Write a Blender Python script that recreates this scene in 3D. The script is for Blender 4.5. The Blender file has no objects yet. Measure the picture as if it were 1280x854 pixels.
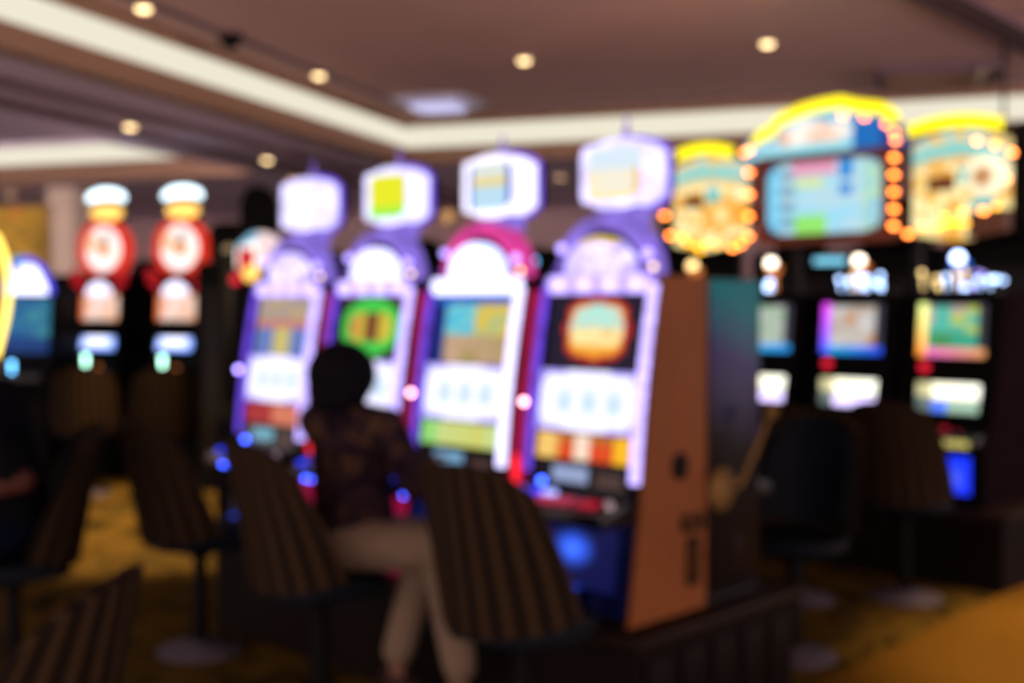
import bpy, bmesh, math, random
from math import sin, cos, pi, radians, sqrt, exp
from mathutils import Vector, Matrix

random.seed(7)
SC = bpy.context.scene
COL = SC.collection

# ------------------------------------------------------------------ colour / materials
def lin(v):
    v = v / 255.0
    return v / 12.92 if v <= 0.04045 else ((v + 0.055) / 1.055) ** 2.4
def S(r, g, b, k=1.0):
    return (lin(r) * k, lin(g) * k, lin(b) * k)
def mix(a, b, t):
    t = max(0.0, min(1.0, t))
    return tuple(a[i] * (1 - t) + b[i] * t for i in range(3))

def new_mat(name):
    m = bpy.data.materials.new(name)
    m.use_nodes = True
    nt = m.node_tree
    return m, nt, nt.nodes, nt.links, nt.nodes['Principled BSDF']

def surf(name, col, rough=0.5, metal=0.0, var=0.12, scale=14.0, spec=0.05, bump=0.0, coat=0.0):
    """painted / plastic / metal surface with slight procedural variation"""
    m, nt, N, L, P = new_mat(name)
    tc = N.new('ShaderNodeTexCoord')
    no = N.new('ShaderNodeTexNoise'); no.inputs['Scale'].default_value = scale
    L.new(tc.outputs['Object'], no.inputs['Vector'])
    rp = N.new('ShaderNodeValToRGB')
    a = tuple(c * (1 - var) for c in col); b = tuple(min(1, c * (1 + var)) for c in col)
    rp.color_ramp.elements[0].position = .3; rp.color_ramp.elements[1].position = .7
    rp.color_ramp.elements[0].color = (*a, 1); rp.color_ramp.elements[1].color = (*b, 1)
    L.new(no.outputs['Fac'], rp.inputs['Fac']); L.new(rp.outputs['Color'], P.inputs['Base Color'])
    P.inputs['Roughness'].default_value = rough; P.inputs['Metallic'].default_value = metal
    P.inputs['Specular IOR Level'].default_value = spec
    P.inputs['Coat Weight'].default_value = coat
    if bump:
        bp = N.new('ShaderNodeBump'); bp.inputs['Strength'].default_value = bump
        L.new(no.outputs['Fac'], bp.inputs['Height']); L.new(bp.outputs['Normal'], P.inputs['Normal'])
    return m

def glow(name, col, strength=1.0, var=0.0, scale=20.0):
    """a lamp: coloured lens that gives off light, optionally uneven along its length (rows of diodes)"""
    m, nt, N, L, P = new_mat(name)
    P.inputs['Base Color'].default_value = (*[min(.12, c * .2) for c in col], 1)
    P.inputs['Roughness'].default_value = .4; P.inputs['Specular IOR Level'].default_value = .05
    P.inputs['Emission Color'].default_value = (*col, 1)
    if var:
        tc = N.new('ShaderNodeTexCoord')
        no = N.new('ShaderNodeTexNoise'); no.inputs['Scale'].default_value = scale
        L.new(tc.outputs['Object'], no.inputs['Vector'])
        mr = N.new('ShaderNodeMapRange')
        mr.inputs['From Min'].default_value = .3; mr.inputs['From Max'].default_value = .7
        mr.inputs['To Min'].default_value = strength * (1 - var); mr.inputs['To Max'].default_value = strength * (1 + var)
        L.new(no.outputs['Fac'], mr.inputs['Value']); L.new(mr.outputs['Result'], P.inputs['Emission Strength'])
    else:
        P.inputs['Emission Strength'].default_value = strength
    return m

def screen_mat():
    m, nt, N, L, P = new_mat('lit_screen')
    at = N.new('ShaderNodeAttribute'); at.attribute_name = 'Col'
    P.inputs['Base Color'].default_value = (.01, .01, .012, 1)
    P.inputs['Roughness'].default_value = .4; P.inputs['Specular IOR Level'].default_value = .05
    L.new(at.outputs['Color'], P.inputs['Emission Color'])
    P.inputs['Emission Strength'].default_value = 1.0
    return m

M = {}
M['screen'] = screen_mat()
M['black'] = surf('black_plastic', (.0022, .0018, .002), .5, spec=.025)
M['black_gloss'] = surf('black_gloss', (.004, .004, .006), .25, spec=.14)
M['dark_metal'] = surf('dark_metal', (.007, .006, .006), .4, .2)
M['chrome'] = surf('chrome', (.5, .48, .5), .3, .9)
M['base_metal'] = surf('brushed_base', (.055, .045, .058), .5, .2)
M['wood_end'] = surf('orange_laminate', (.115, .036, .010), .5, var=.08, scale=5)
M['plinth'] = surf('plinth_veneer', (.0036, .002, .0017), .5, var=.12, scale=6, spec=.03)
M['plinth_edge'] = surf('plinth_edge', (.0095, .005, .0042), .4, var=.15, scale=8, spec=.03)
M['brass'] = surf('old_brass', (.10, .056, .019), .5, .2)
M['blue_door'] = surf('blue_door', (.0015, .003, .03), .4)
M['violet_shell'] = glow('violet_shell', (.24, .16, .72), .75, .45, 9)
M['pink_shell'] = glow('pink_shell', (.75, .05, .32), .75, .3, 9)
M['strip_white'] = glow('strip_white', (.72, .58, 1.5), 1.15, .3, 26)
M['strip_pure'] = glow('strip_pure', (1.1, 1.05, 1.7), 1.2, .12, 26)
M['strip_violet'] = glow('strip_violet', (.16, .07, .85), .9, .3, 20)
M['ring_white'] = glow('ring_white', (.95, .90, 1.45), 1.05, .2, 16)
M['ring_pure'] = glow('ring_pure', (1.15, 1.1, 1.4), 1.1, .1, 16)
M['ring_lilac'] = glow('ring_lilac', (.90, .83, 1.45), 1.0, .25, 12)
M['ball_lilac'] = glow('ball_lilac', (1.1, .85, 2.6), 1.0)
M['ball_red'] = glow('ball_red', (1.0, .02, .05), 1.0)
M['ball_pinkwhite'] = glow('ball_pinkwhite', (11.0, 4.6, 5.6), 1.0)
M['ball_violet'] = glow('ball_violet', (3.6, 2.6, 10.0), 1.0)
M['flame_red'] = glow('flame_red', (1.5, .03, .04), 1.0)
M['crimson'] = glow('crimson_glow', (.34, .004, .055), .55, .4, 6)
M['btn_blue'] = glow('button_blue', (.04, .08, 1.5), .9)
M['btn_ice'] = glow('button_ice', (.7, .9, 2.2), .8)
M['btn_pink'] = glow('button_pink', (.7, .06, .13), .55)
M['btn_red'] = glow('button_red', (.7, .02, .05), .5)
M['btn_violet'] = glow('button_violet', (.22, .11, .7), .5)
M['yellow_neon'] = glow('yellow_neon', (1.5, 1.25, .01), 1.0)
M['cream_neon'] = glow('cream_neon', (2.2, 1.6, .25), 1.2)
M['bulb_orange'] = glow('bulb_orange', (13.0, 2.9, .45), 1.0)
M['bulb_gold'] = glow('bulb_gold', (8.0, 3.6, .05), .7)
M['bulb_ice'] = glow('bulb_ice', (2.8, 4.0, 6.6), .9)
M['bulb_warm'] = glow('bulb_warm', (4.2, 2.9, 1.1), .8)
M['lamp_white'] = glow('lamp_white', (5.5, 4.6, 3.6), 1.0)
M['lamp_bluewhite'] = glow('lamp_bluewhite', (4.0, 5.2, 9.0), 1.0)
M['lamp_halo'] = glow('lamp_halo', (.75, .22, .05), .8)
M['lamp_halo_blue'] = glow('lamp_halo_blue', (.05, .22, 1.0), .9)
M['led_blue'] = glow('blue_led', (.5, 1.3, 14.0), .8)
M['cyan_dim'] = glow('cyan_dim', (.35, 1.6, 3.2), .9)
M['cyan_bar'] = glow('cyan_bar', (.3, .95, 1.3), .9)
M['mint'] = glow('mint_lamp', (3.6, 7.5, 5.6), 1.0)
M['cyan_ball'] = glow('cyan_lamp', (1.2, 4.4, 8.0), 1.0)
M['sign_brown'] = surf('sign_frame', (.12, .036, .020), .5, var=.1)
M['sign_board'] = surf('sign_board', (.05, .02, .015), .6)
M['navy'] = surf('navy_vinyl', (.0024, .0033, .0055), .6, spec=.04)
M['seat_edge'] = surf('seat_edge', (.03, .018, .012), .6)
M['downlight'] = glow('downlight_lens', (5.0, 3.5, 1.7), 1.0)
M['downlight_dim'] = glow('downlight_lens_dim', (1.6, .95, .5), 1.0)
M['dl_trim'] = surf('downlight_trim', (.3, .22, .17), .6)
M['cove'] = glow('cove_diffuser', (.80, .76, .60), 1.0)
M['skin'] = surf('skin', (.11, .052, .036), .6, var=.06)
M['skin_dark'] = surf('skin_tan', (.04, .012, .009), .6, var=.06)
M['hair'] = surf('hair', (.0025, .002, .003), .8, var=.3, scale=60, spec=.03)
M['trousers'] = surf('cream_cotton', (.098, .067, .046), .85, var=.08, bump=.1)
M['tee'] = surf('black_cotton', (.002, .002, .003), .9, spec=.02)
M['jeans'] = surf('dark_denim', (.0015, .0022, .007), .9, spec=.02)
M['shoe'] = surf('shoe', (.02, .009, .008), .6)
M['eye'] = surf('eye', (.6, .6, .58), .2)

def stripe_mat():
    m, nt, N, L, P = new_mat('striped_upholstery')
    tc = N.new('ShaderNodeTexCoord')
    w = N.new('ShaderNodeTexWave'); w.wave_type = 'BANDS'; w.bands_direction = 'X'
    w.inputs['Scale'].default_value = 3.0; w.inputs['Distortion'].default_value = .25; w.inputs['Detail'].default_value = 1
    L.new(tc.outputs['UV'], w.inputs['Vector'])
    rp = N.new('ShaderNodeValToRGB'); r = rp.color_ramp
    r.elements[0].position = .15; r.elements[0].color = (.0058, .0036, .0026, 1)
    r.elements[1].position = .85; r.elements[1].color = (.0225, .0125, .0062, 1)
    e = r.elements.new(.5); e.color = (.0098, .0058, .0038, 1)
    L.new(w.outputs['Fac'], rp.inputs['Fac']); L.new(rp.outputs['Color'], P.inputs['Base Color'])
    P.inputs['Roughness'].default_value = .9; P.inputs['Specular IOR Level'].default_value = .02
    return m
M['stripe'] = stripe_mat()

def carpet_mat():
    m, nt, N, L, P = new_mat('patterned_carpet')
    tc = N.new('ShaderNodeTexCoord')
    n1 = N.new('ShaderNodeTexNoise'); n1.inputs['Scale'].default_value = 5.0; n1.inputs['Detail'].default_value = 3; n1.inputs['Distortion'].default_value = 1.2
    n2 = N.new('ShaderNodeTexVoronoi'); n2.inputs['Scale'].default_value = 3.2
    L.new(tc.outputs['Object'], n1.inputs['Vector']); L.new(tc.outputs['Object'], n2.inputs['Vector'])
    r1 = N.new('ShaderNodeValToRGB'); e = r1.color_ramp.elements
    e[0].position = .36; e[0].color = (.0095, .0083, .0022, 1); e[1].position = .62; e[1].color = (.074, .043, .0070, 1)
    k = r1.color_ramp.elements.new(.47); k.color = (.053, .031, .0053, 1)
    L.new(n1.outputs['Fac'], r1.inputs['Fac'])
    mx = N.new('ShaderNodeMix'); mx.data_type = 'RGBA'; mx.inputs['B'].default_value = (.026, .022, .0048, 1)
    r2 = N.new('ShaderNodeValToRGB'); r2.color_ramp.elements[0].position = .12; r2.color_ramp.elements[0].color = (1, 1, 1, 1)
    r2.color_ramp.elements[1].position = .3; r2.color_ramp.elements[1].color = (0, 0, 0, 1)
    L.new(n2.outputs['Distance'], r2.inputs['Fac']); L.new(r2.outputs['Color'], mx.inputs['Factor'])
    L.new(r1.outputs['Color'], mx.inputs['A']); L.new(mx.outputs['Result'], P.inputs['Base Color'])
    P.inputs['Roughness'].default_value = .95; P.inputs['Specular IOR Level'].default_value = .02
    return m
M['carpet'] = carpet_mat()
M['carpet_plain'] = surf('plain_gold_carpet', (.088, .042, .005), .95, var=.1, scale=30, spec=.02)

def jacket_mat():
    m, nt, N, L, P = new_mat('patterned_jacket')
    tc = N.new('ShaderNodeTexCoord')
    n = N.new('ShaderNodeTexNoise'); n.inputs['Scale'].default_value = 11; n.inputs['Detail'].default_value = 2; n.inputs['Distortion'].default_value = 1.5
    L.new(tc.outputs['Object'], n.inputs['Vector'])
    rp = N.new('ShaderNodeValToRGB'); r = rp.color_ramp
    r.elements[0].position = .35; r.elements[0].color = (.004, .002, .005, 1)
    r.elements[1].position = .68; r.elements[1].color = (.036, .018, .007, 1)
    e = r.elements.new(.52); e.color = (.015, .0075, .010, 1)
    L.new(n.outputs['Fac'], rp.inputs['Fac']); L.new(rp.outputs['Color'], P.inputs['Base Color'])
    P.inputs['Roughness'].default_value = .9; P.inputs['Specular IOR Level'].default_value = .03
    return m
M['jacket'] = jacket_mat()

M['ceil'] = surf('ceiling_paint', (.76, .48, .46), .85, var=.04, scale=1.5)
M['soffit'] = surf('soffit_paint', (.80, .66, .84), .85, var=.05, scale=1.2)
M['fascia'] = surf('brown_fascia', (.30, .18, .12), .6, var=.06)
M['groove'] = surf('dark_moulding', (.16, .10, .12), .7)
M['wall'] = surf('mauve_wall', (.46, .32, .33), .85, var=.1, scale=1.0)
M['wall_dark'] = surf('dark_wall', (.10, .05, .05), .85, var=.1, scale=1.0)
M['beige'] = surf('beige_plaster', (.66, .54, .44), .8)
M['cool_diffuser'] = glow('cool_diffuser', (.62, .60, .95), 1.0, .2, 12)
M['vent_pale'] = surf('vent_pale', (.62, .60, .80), .4)

def side_gradient():
    """cabinet side colour: teal at the top running into indigo and black"""
    m, nt, N, L, P = new_mat('side_gradient')
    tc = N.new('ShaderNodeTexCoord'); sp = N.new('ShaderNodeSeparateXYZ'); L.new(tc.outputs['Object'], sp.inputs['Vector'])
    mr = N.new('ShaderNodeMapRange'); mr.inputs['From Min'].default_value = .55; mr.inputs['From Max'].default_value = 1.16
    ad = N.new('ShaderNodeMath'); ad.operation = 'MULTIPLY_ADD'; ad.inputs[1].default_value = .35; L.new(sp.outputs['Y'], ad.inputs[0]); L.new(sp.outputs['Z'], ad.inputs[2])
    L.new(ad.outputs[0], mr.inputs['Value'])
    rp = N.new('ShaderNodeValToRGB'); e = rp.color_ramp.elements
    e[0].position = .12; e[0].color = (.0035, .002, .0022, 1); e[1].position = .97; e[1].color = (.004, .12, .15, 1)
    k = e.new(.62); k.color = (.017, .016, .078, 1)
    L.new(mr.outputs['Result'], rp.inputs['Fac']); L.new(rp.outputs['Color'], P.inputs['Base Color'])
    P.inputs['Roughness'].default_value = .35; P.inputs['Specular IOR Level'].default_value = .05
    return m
M['teal_top'] = side_gradient()  # side colour graded upward from black through indigo to teal
M['btn_cream'] = glow('button_cream', (.75, .65, .18), .8)
M['brown_side'] = surf('brown_side', (.006, .0035, .0045), .9, var=.1, spec=0)
M['medal'] = glow('medallion', (1.15, 1.05, .70), 1.0, .3, 6)
M['medal_hub'] = glow('medallion_hub', (.55, .28, .12), 1.0)
M['teal_lit'] = glow('teal_lit', (.02, .42, .5), 1.0)
M['wheel_red'] = glow('wheel_red', (.80, .035, .015), 1.0, .2, 5)
M['hub_orange'] = glow('hub_orange', (.75, .28, .08), 1.0)
M['dome_orange'] = glow('dome_orange', (1.7, .95, .20), 1.0, .25, 9)
M['crown_white'] = glow('crown_white', (2.0, 2.6, 2.9), 1.1)
M['red_dim'] = glow('red_dim', (.42, .012, .018), 1.0)
M['neon_blue'] = glow('neon_blue', (.10, .10, 1.1), 1.0)
M['red_shell'] = surf('red_shell', (.35, .01, .02), .3)
M['redlit'] = glow('redlit', (.55, .01, .015), 1.0)
M['sconce'] = glow('sconce_amber', (.70, .36, .13), .9)

# ------------------------------------------------------------------ mesh builder
class MB:
    def __init__(s):
        s.bm = bmesh.new(); s.cl = None
    def quad_face(s, vs):
        try: return s.bm.faces.new(vs)
        except ValueError: return None
    def box(s, x0, x1, y0, y1, z0, z1, bevel=0.0, seg=2):
        g = bmesh.ops.create_cube(s.bm, size=1.0)['verts']
        for v in g:
            v.co = Vector(((x0 + x1) / 2 + v.co.x * (x1 - x0), (y0 + y1) / 2 + v.co.y * (y1 - y0), (z0 + z1) / 2 + v.co.z * (z1 - z0)))
        if bevel:
            ed = list({e for v in g for e in v.link_edges})
            bmesh.ops.bevel(s.bm, geom=ed, offset=bevel, segments=seg, affect='EDGES', profile=.6)
        return s
    def prism(s, poly, axis, a0, a1, bevel=0.0):
        """poly: 2-D outline; axis 'x': (y,z), 'y': (x,z), 'z': (x,y)"""
        def P(p, a):
            return Vector({'x': (a, p[0], p[1]), 'y': (p[0], a, p[1]), 'z': (p[0], p[1], a)}[axis])
        A = [s.bm.verts.new(P(p, a0)) for p in poly]; B = [s.bm.verts.new(P(p, a1)) for p in poly]
        n = len(poly)
        fs = [s.bm.faces.new(A), s.bm.faces.new(B[::-1])]
        for i in range(n):
            fs.append(s.bm.faces.new((A[i], B[i], B[(i + 1) % n], A[(i + 1) % n])))
        if bevel:
            ed = {e for f in fs[:2] for e in f.edges}
            bmesh.ops.bevel(s.bm, geom=list(ed), offset=bevel, segments=2, affect='EDGES', profile=.6)
        bmesh.ops.recalc_face_normals(s.bm, faces=s.bm.faces[:])
        return s
    def ringprism(s, outer, inner, axis, a0, a1):
        """a frame: outline OUTER with the hole INNER (same number of points)"""
        def P(p, a):
            return Vector({'x': (a, p[0], p[1]), 'y': (p[0], a, p[1]), 'z': (p[0], p[1], a)}[axis])
        n = len(outer)
        V = [[s.bm.verts.new(P(p, a)) for p in o] for o in (outer, inner) for a in (a0, a1)]
        o0, o1, i0, i1 = V
        for i in range(n):
            j = (i + 1) % n
            s.bm.faces.new((o0[i], o0[j], o1[j], o1[i])); s.bm.faces.new((i0[j], i0[i], i1[i], i1[j]))
            s.bm.faces.new((o0[j], o0[i], i0[i], i0[j])); s.bm.faces.new((o1[i], o1[j], i1[j], i1[i]))
        bmesh.ops.recalc_face_normals(s.bm, faces=s.bm.faces[:])
        return s
    def lathe(s, prof, c=(0, 0, 0), axis='z', seg=28):
        """prof: [(r, h)...] about an axis through c"""
        rings = []
        for r, h in prof:
            row = []
            for i in range(seg):
                a = 2 * pi * i / seg
                p = {'z': (r * cos(a), r * sin(a), h), 'y': (r * cos(a), h, r * sin(a)), 'x': (h, r * cos(a), r * sin(a))}[axis]
                row.append(s.bm.verts.new(Vector(c) + Vector(p)))
            rings.append(row)
        for k in range(len(rings) - 1):
            for i in range(seg):
                j = (i + 1) % seg
                s.bm.faces.new((rings[k][i], rings[k][j], rings[k + 1][j], rings[k + 1][i]))
        s.bm.faces.new(rings[0][::-1]); s.bm.faces.new(rings[-1])
        bmesh.ops.recalc_face_normals(s.bm, faces=s.bm.faces[:])
        return s
    def ball(s, c, r, sc=(1, 1, 1), seg=20, rot=None):
        g = bmesh.ops.create_uvsphere(s.bm, u_segments=seg, v_segments=max(8, seg * 2 // 3), radius=r)['verts']
        for v in g:
            p = Vector((v.co.x * sc[0], v.co.y * sc[1], v.co.z * sc[2]))
            if rot is not None: p = rot @ p
            v.co = Vector(c) + p
        return s
    def tube(s, pts, r, seg=12, closed=False):
        pts = [Vector(p) for p in pts]; n = len(pts)
        rr = r if isinstance(r, (list, tuple)) else [r] * n
        rings = []
        up = None
        for i, p in enumerate(pts):
            if closed: t = pts[(i + 1) % n] - pts[i - 1]
            else: t = pts[min(i + 1, n - 1)] - pts[max(i - 1, 0)]
            t.normalize()
            if up is None:
                up = Vector((0, 0, 1)) if abs(t.z) < .9 else Vector((1, 0, 0))
            a = t.cross(up).normalized(); b = a.cross(t).normalized(); up = b
            rings.append([s.bm.verts.new(p + (a * cos(2 * pi * k / seg) + b * sin(2 * pi * k / seg)) * rr[i]) for k in range(seg)])
        for i in range(n if closed else n - 1):
            A, B = rings[i], rings[(i + 1) % n]
            for k in range(seg):
                s.bm.faces.new((A[k], A[(k + 1) % seg], B[(k + 1) % seg], B[k]))
        if not closed:
            s.bm.faces.new(rings[0][::-1]); s.bm.faces.new(rings[-1])
        bmesh.ops.recalc_face_normals(s.bm, faces=s.bm.faces[:])
        return s
    def capsule(s, p0, r0, p1, r1, seg=16):
        p0, p1 = Vector(p0), Vector(p1)
        n = 8
        s.tube([p0.lerp(p1, i / n) for i in range(n + 1)], [r0 + (r1 - r0) * i / n for i in range(n + 1)], seg)
        s.ball(p0, r0, seg=seg); s.ball(p1, r1, seg=seg)
        return s
    def slab(s, f, nu, nv, fn, thick=.012, back=(0, 0, 0), inside=None):
        """a lit panel: front face f(u,v) -> point in nu x nv patches coloured by fn(u,v); closed with a back and sides"""
        if s.cl is None: s.cl = s.bm.loops.layers.float_color.new('Col')
        nrm = (Vector(f(.31, .5)) - Vector(f(.3, .5))).cross(Vector(f(.3, .51)) - Vector(f(.3, .5))).normalized()
        V = [[s.bm.verts.new(Vector(f(i / nu, j / nv))) for j in range(nv + 1)] for i in range(nu + 1)]
        W = [[s.bm.verts.new(Vector(f(i / nu, j / nv)) - nrm * thick) for j in range(nv + 1)] for i in range(nu + 1)]
        def paint(face, c):
            for l in face.loops: l[s.cl] = (*c, 1)
        for i in range(nu):
            for j in range(nv):
                fc = s.bm.faces.new((V[i][j], V[i + 1][j], V[i + 1][j + 1], V[i][j + 1]))
                paint(fc, fn((i + .5) / nu, (j + .5) / nv))
                paint(s.bm.faces.new((W[i][j + 1], W[i + 1][j + 1], W[i + 1][j], W[i][j])), back)
        for i in range(nu):
            paint(s.bm.faces.new((V[i + 1][0], V[i][0], W[i][0], W[i + 1][0])), fn((i + .5) / nu, .01))
            paint(s.bm.faces.new((V[i][nv], V[i + 1][nv], W[i + 1][nv], W[i][nv])), fn((i + .5) / nu, .99))
        for j in range(nv):
            paint(s.bm.faces.new((V[0][j], V[0][j + 1], W[0][j + 1], W[0][j])), fn(.01, (j + .5) / nv))
            paint(s.bm.faces.new((V[nu][j + 1], V[nu][j], W[nu][j], W[nu][j + 1])), fn(.99, (j + .5) / nv))
        return s
    def build(s, name, mat, parent=None, smooth=True, ang=40):
        me = bpy.data.meshes.new(name); s.bm.to_mesh(me); s.bm.free()
        me.materials.append(M[mat] if isinstance(mat, str) else mat)
        if smooth:
            me.polygons.foreach_set('use_smooth', [True] * len(me.polygons))
            me.set_sharp_from_angle(angle=radians(ang))
        o = bpy.data.objects.new(name, me); COL.objects.link(o)
        if parent is not None: o.parent = parent
        return o

def thing(name, label, cat, loc=(0, 0, 0), rz=0.0, group=None):
    o = bpy.data.objects.new(name, None); COL.objects.link(o)
    o.location = loc; o.rotation_euler = (0, 0, rz); o.empty_display_size = .1
    o['label'] = label; o['category'] = cat
    if group: o['group'] = group
    return o
def tag(o, label, cat, group=None):
    o['label'] = label; o['category'] = cat
    if group: o['group'] = group
    return o
def struct(o, label=None):
    o['kind'] = 'structure'
    if label: o['label'] = label
    return o

def sup(w, h, n=4.0, k=40, cx=0, cz=0):
    """rounded-rectangle outline (superellipse)"""
    out = []
    for i in range(k):
        a = 2 * pi * i / k
        c, s_ = cos(a), sin(a)
        out.append((cx + w / 2 * math.copysign(abs(c) ** (2 / n), c), cz + h / 2 * math.copysign(abs(s_) ** (2 / n), s_)))
    return out

# ------------------------------------------------------------------ camera
F = 1477.0
cam = bpy.data.cameras.new('camera'); co = bpy.data.objects.new('camera', cam); COL.objects.link(co)
co.location = (0, 0, 1.5)
PITCH = math.atan(44 / F)
co.rotation_euler = (pi / 2 - PITCH, 0, 0)
cam.sensor_width = 36.0; cam.lens = 36.0 * F / 1280.0
cam.clip_start = .05; cam.clip_end = 100
cam.dof.use_dof = True; cam.dof.focus_distance = .55; cam.dof.aperture_fstop = 5.4
SC.camera = co

# ------------------------------------------------------------------ the room, in its own axes (a along e1, b along e2)
TH = radians(-18.5)
e1 = Vector((cos(TH), sin(TH), 0)); e2 = Vector((-sin(TH), cos(TH), 0))
def room(o):
    o.rotation_euler = (0, 0, TH); return struct(o)
A_L, B_BACK = -4.82, 11.08
A2, B2 = -6.75, 11.35
ZT, ZL, ZS = 3.4, 3.1, 2.95
WA0, WA1, WB0, WB1 = -22.0, 13.0, -5.0, 17.0


m = MB(); m.box(A_L, WA1, WB0, B_BACK, ZT, ZT + .05)
room(m.build('ceiling', 'ceil', smooth=False))
m = MB()
m.box(A2, A_L - .12, WB0, WB1, ZS, ZS + .06)
m.box(A_L - .12, WA1, B_BACK + .12, WB1, ZS, ZS + .06)
m.box(WA0, A2, B2, WB1, ZS, ZS + .06)
m.box(WA0, A2, WB0, B2, ZT, ZT + .05)
room(m.build('ceiling_soffit', 'soffit', smooth=False))
# fascia boards below the coves
m = MB(); m.box(A_L - .12, A_L + .03, WB0, B_BACK + .12, ZS - .012, ZL, .008); m.box(A_L + .03, WA1, B_BACK - .03, B_BACK + .12, ZS - .012, ZL, .008)
room(m.build('trim_1', 'fascia'))
m = MB(); m.box(WA0, A2, B2 - .03, B2 + .03, ZS - .012, ZL + .05, .008)
room(m.build('trim_2', 'fascia'))
# lit cove diffusers (long luminous strips on the tray's upstand)
m = MB(); m.box(A_L - .05, A_L, WB0, B_BACK, ZL, ZT - .10); m.box(A_L, WA1, B_BACK, B_BACK + .05, ZL, ZT - .085)
room(m.build('cove_light', 'cove', smooth=False))
m = MB(); m.box(WA0, A2 - .05, B2 - .0, B2 + .05, ZL + .05, ZT - .04)
room(m.build('cove_light', 'cove', smooth=False))
m = MB(); m.box(A_L - .05, A_L + .02, WB0, B_BACK, ZT - .10, ZT + .02, .006); m.box(A_L, WA1, B_BACK - .02, B_BACK + .05, ZT - .085, ZT + .02, .006)
room(m.build('trim_6', 'fascia'))
m = MB(); m.box(WA0, A2, B2 - .02, B2 + .06, ZT - .04, ZT + .02, .006)
room(m.build('trim_7', 'soffit'))
# dark mouldings in the tray ceiling
m = MB(); m.box(A_L + .27, A_L + .34, WB0, B_BACK - .3, ZT - .025, ZT, .008); m.box(A_L + .34, WA1, B_BACK - .37, B_BACK - .3, ZT - .025, ZT, .008)
room(m.build('trim_3', 'groove'))
m = MB(); m.box(A_L - .75, A_L - .62, WB0, WB1, ZS - .03, ZS, .01); m.box(A_L - 1.35, A_L - 1.15, WB0, WB1, ZS - .03, ZS, .01)
room(m.build('trim_4', 'groove'))
# dark ceiling joint, top right
d = Vector((.66, .75, 0)).normalized(); q = Vector((d.y, -d.x, 0)); p0 = Vector((2.51, 7.33, 0))
m = MB(); v = [p0 - d * 8, p0 + d * 2.2, p0 + d * 2.2 + q * .26, p0 - d * 8 + q * .26]
m.prism([(t.x, t.y) for t in v], 'z', ZT - .04, ZT)
struct(m.build('trim_5', 'groove', smooth=False))

m = MB(); m.box(WA0, WA1, WB0, WB1, -.1, 0)
f = room(m.build('floor', 'carpet', smooth=False))
# plain carpet walkway, lower right
d = Vector((.676, .736, 0)).normalized(); q = Vector((d.y, -d.x, 0)); p0 = Vector((1.49, 4.96, 0))
v = [p0 - d * 7, p0 + d * 5, p0 + d * 5 + q * 1.55, p0 - d * 7 + q * 1.55]
m = MB(); m.prism([(t.x, t.y) for t in v], 'z', 0, .004)
struct(m.build('carpet_walkway', 'carpet_plain', smooth=False))
m = MB(); m.box(WA0, WA1, WB1, WB1 + .15, 0, ZS)
room(m.build('wall_back', 'wall', smooth=False))
m = MB(); m.box(WA0 - .15, WA0, 6, WB1, 0, ZT)
room(m.build('wall_left', 'wall', smooth=False))
m = MB(); m.box(WA0, WA1, WB1 - .03, WB1, 0, .15, .008)
room(m.build('baseboard_back', 'groove'))

def at(px, py, Y):
    """world point seen at photo pixel (px,py) at depth Y"""
    return Vector(((px - 640) / F * Y, Y, 1.5 - (py - 383) / F * Y))
def at_z(px, py, z):
    Y = (z - 1.5) * F / (383 - py)
    return at(px, py, Y)

# ------------------------------------------------------------------ downlights
def downlight(px, py, z, label, mat='downlight', r=.05, group='recessed ceiling downlights'):
    p = at_z(px, py, z)
    t = thing('downlight', label, 'ceiling light', (p.x, p.y, z), 0, group)
    mm = MB(); mm.lathe([(r * .9, -.028), (r, -.03), (r * 1.22, -.018), (r * 1.24, -.002), (r, -.002)], seg=28); mm.build('trim_ring', 'dl_trim', t)
    mm = MB(); mm.lathe([(r * .2, -.05), (r * .7, -.045), (r * .9, -.031), (r * .9, -.008)], seg=24); mm.build('lens', mat, t)
    return p
DL = [
    (957, 52, ZT, 'round warm downlight at the right of the main tray ceiling'),
    (655, 73, ZT, 'round warm downlight in the middle of the main tray ceiling'),
    (400, 92, ZT, 'round warm downlight beside the long left cove strip'),
    (183, 8, ZT, 'round warm downlight at the upper left beside the cove strip, nearest the camera'),
    (767, 140, ZT, 'round warm downlight just before the rear cove, above the largest hexagonal topper'),
    (550, 151, ZT, 'round warm downlight by the inner corner of the cove beside the square air diffuser'),
    (165, 155, ZS, 'round yellow downlight in the low soffit at left, above the wheel machines'),
    (335, 197, ZS, 'round yellow downlight in the low soffit left of the violet slot toppers'),
]
LP = []
for a in DL:
    LP.append(downlight(*a))
for a in [(15, 240, ZS, 'dim far downlight near the left edge of the low soffit', 'downlight_dim'),
          (38, 270, ZS, 'dim far downlight above the blue topped machine at left', 'downlight_dim'),
          (700, 219, ZS, 'dim far downlight behind the two largest hexagonal toppers', 'downlight_dim'),
          (228, 231, ZS, 'dim far downlight just above the right wheel machine', 'downlight_dim'),
          (366, 222, ZS, 'dim far downlight just left of the leftmost hexagonal topper', 'downlight_dim')]:
    downlight(*a)

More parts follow.
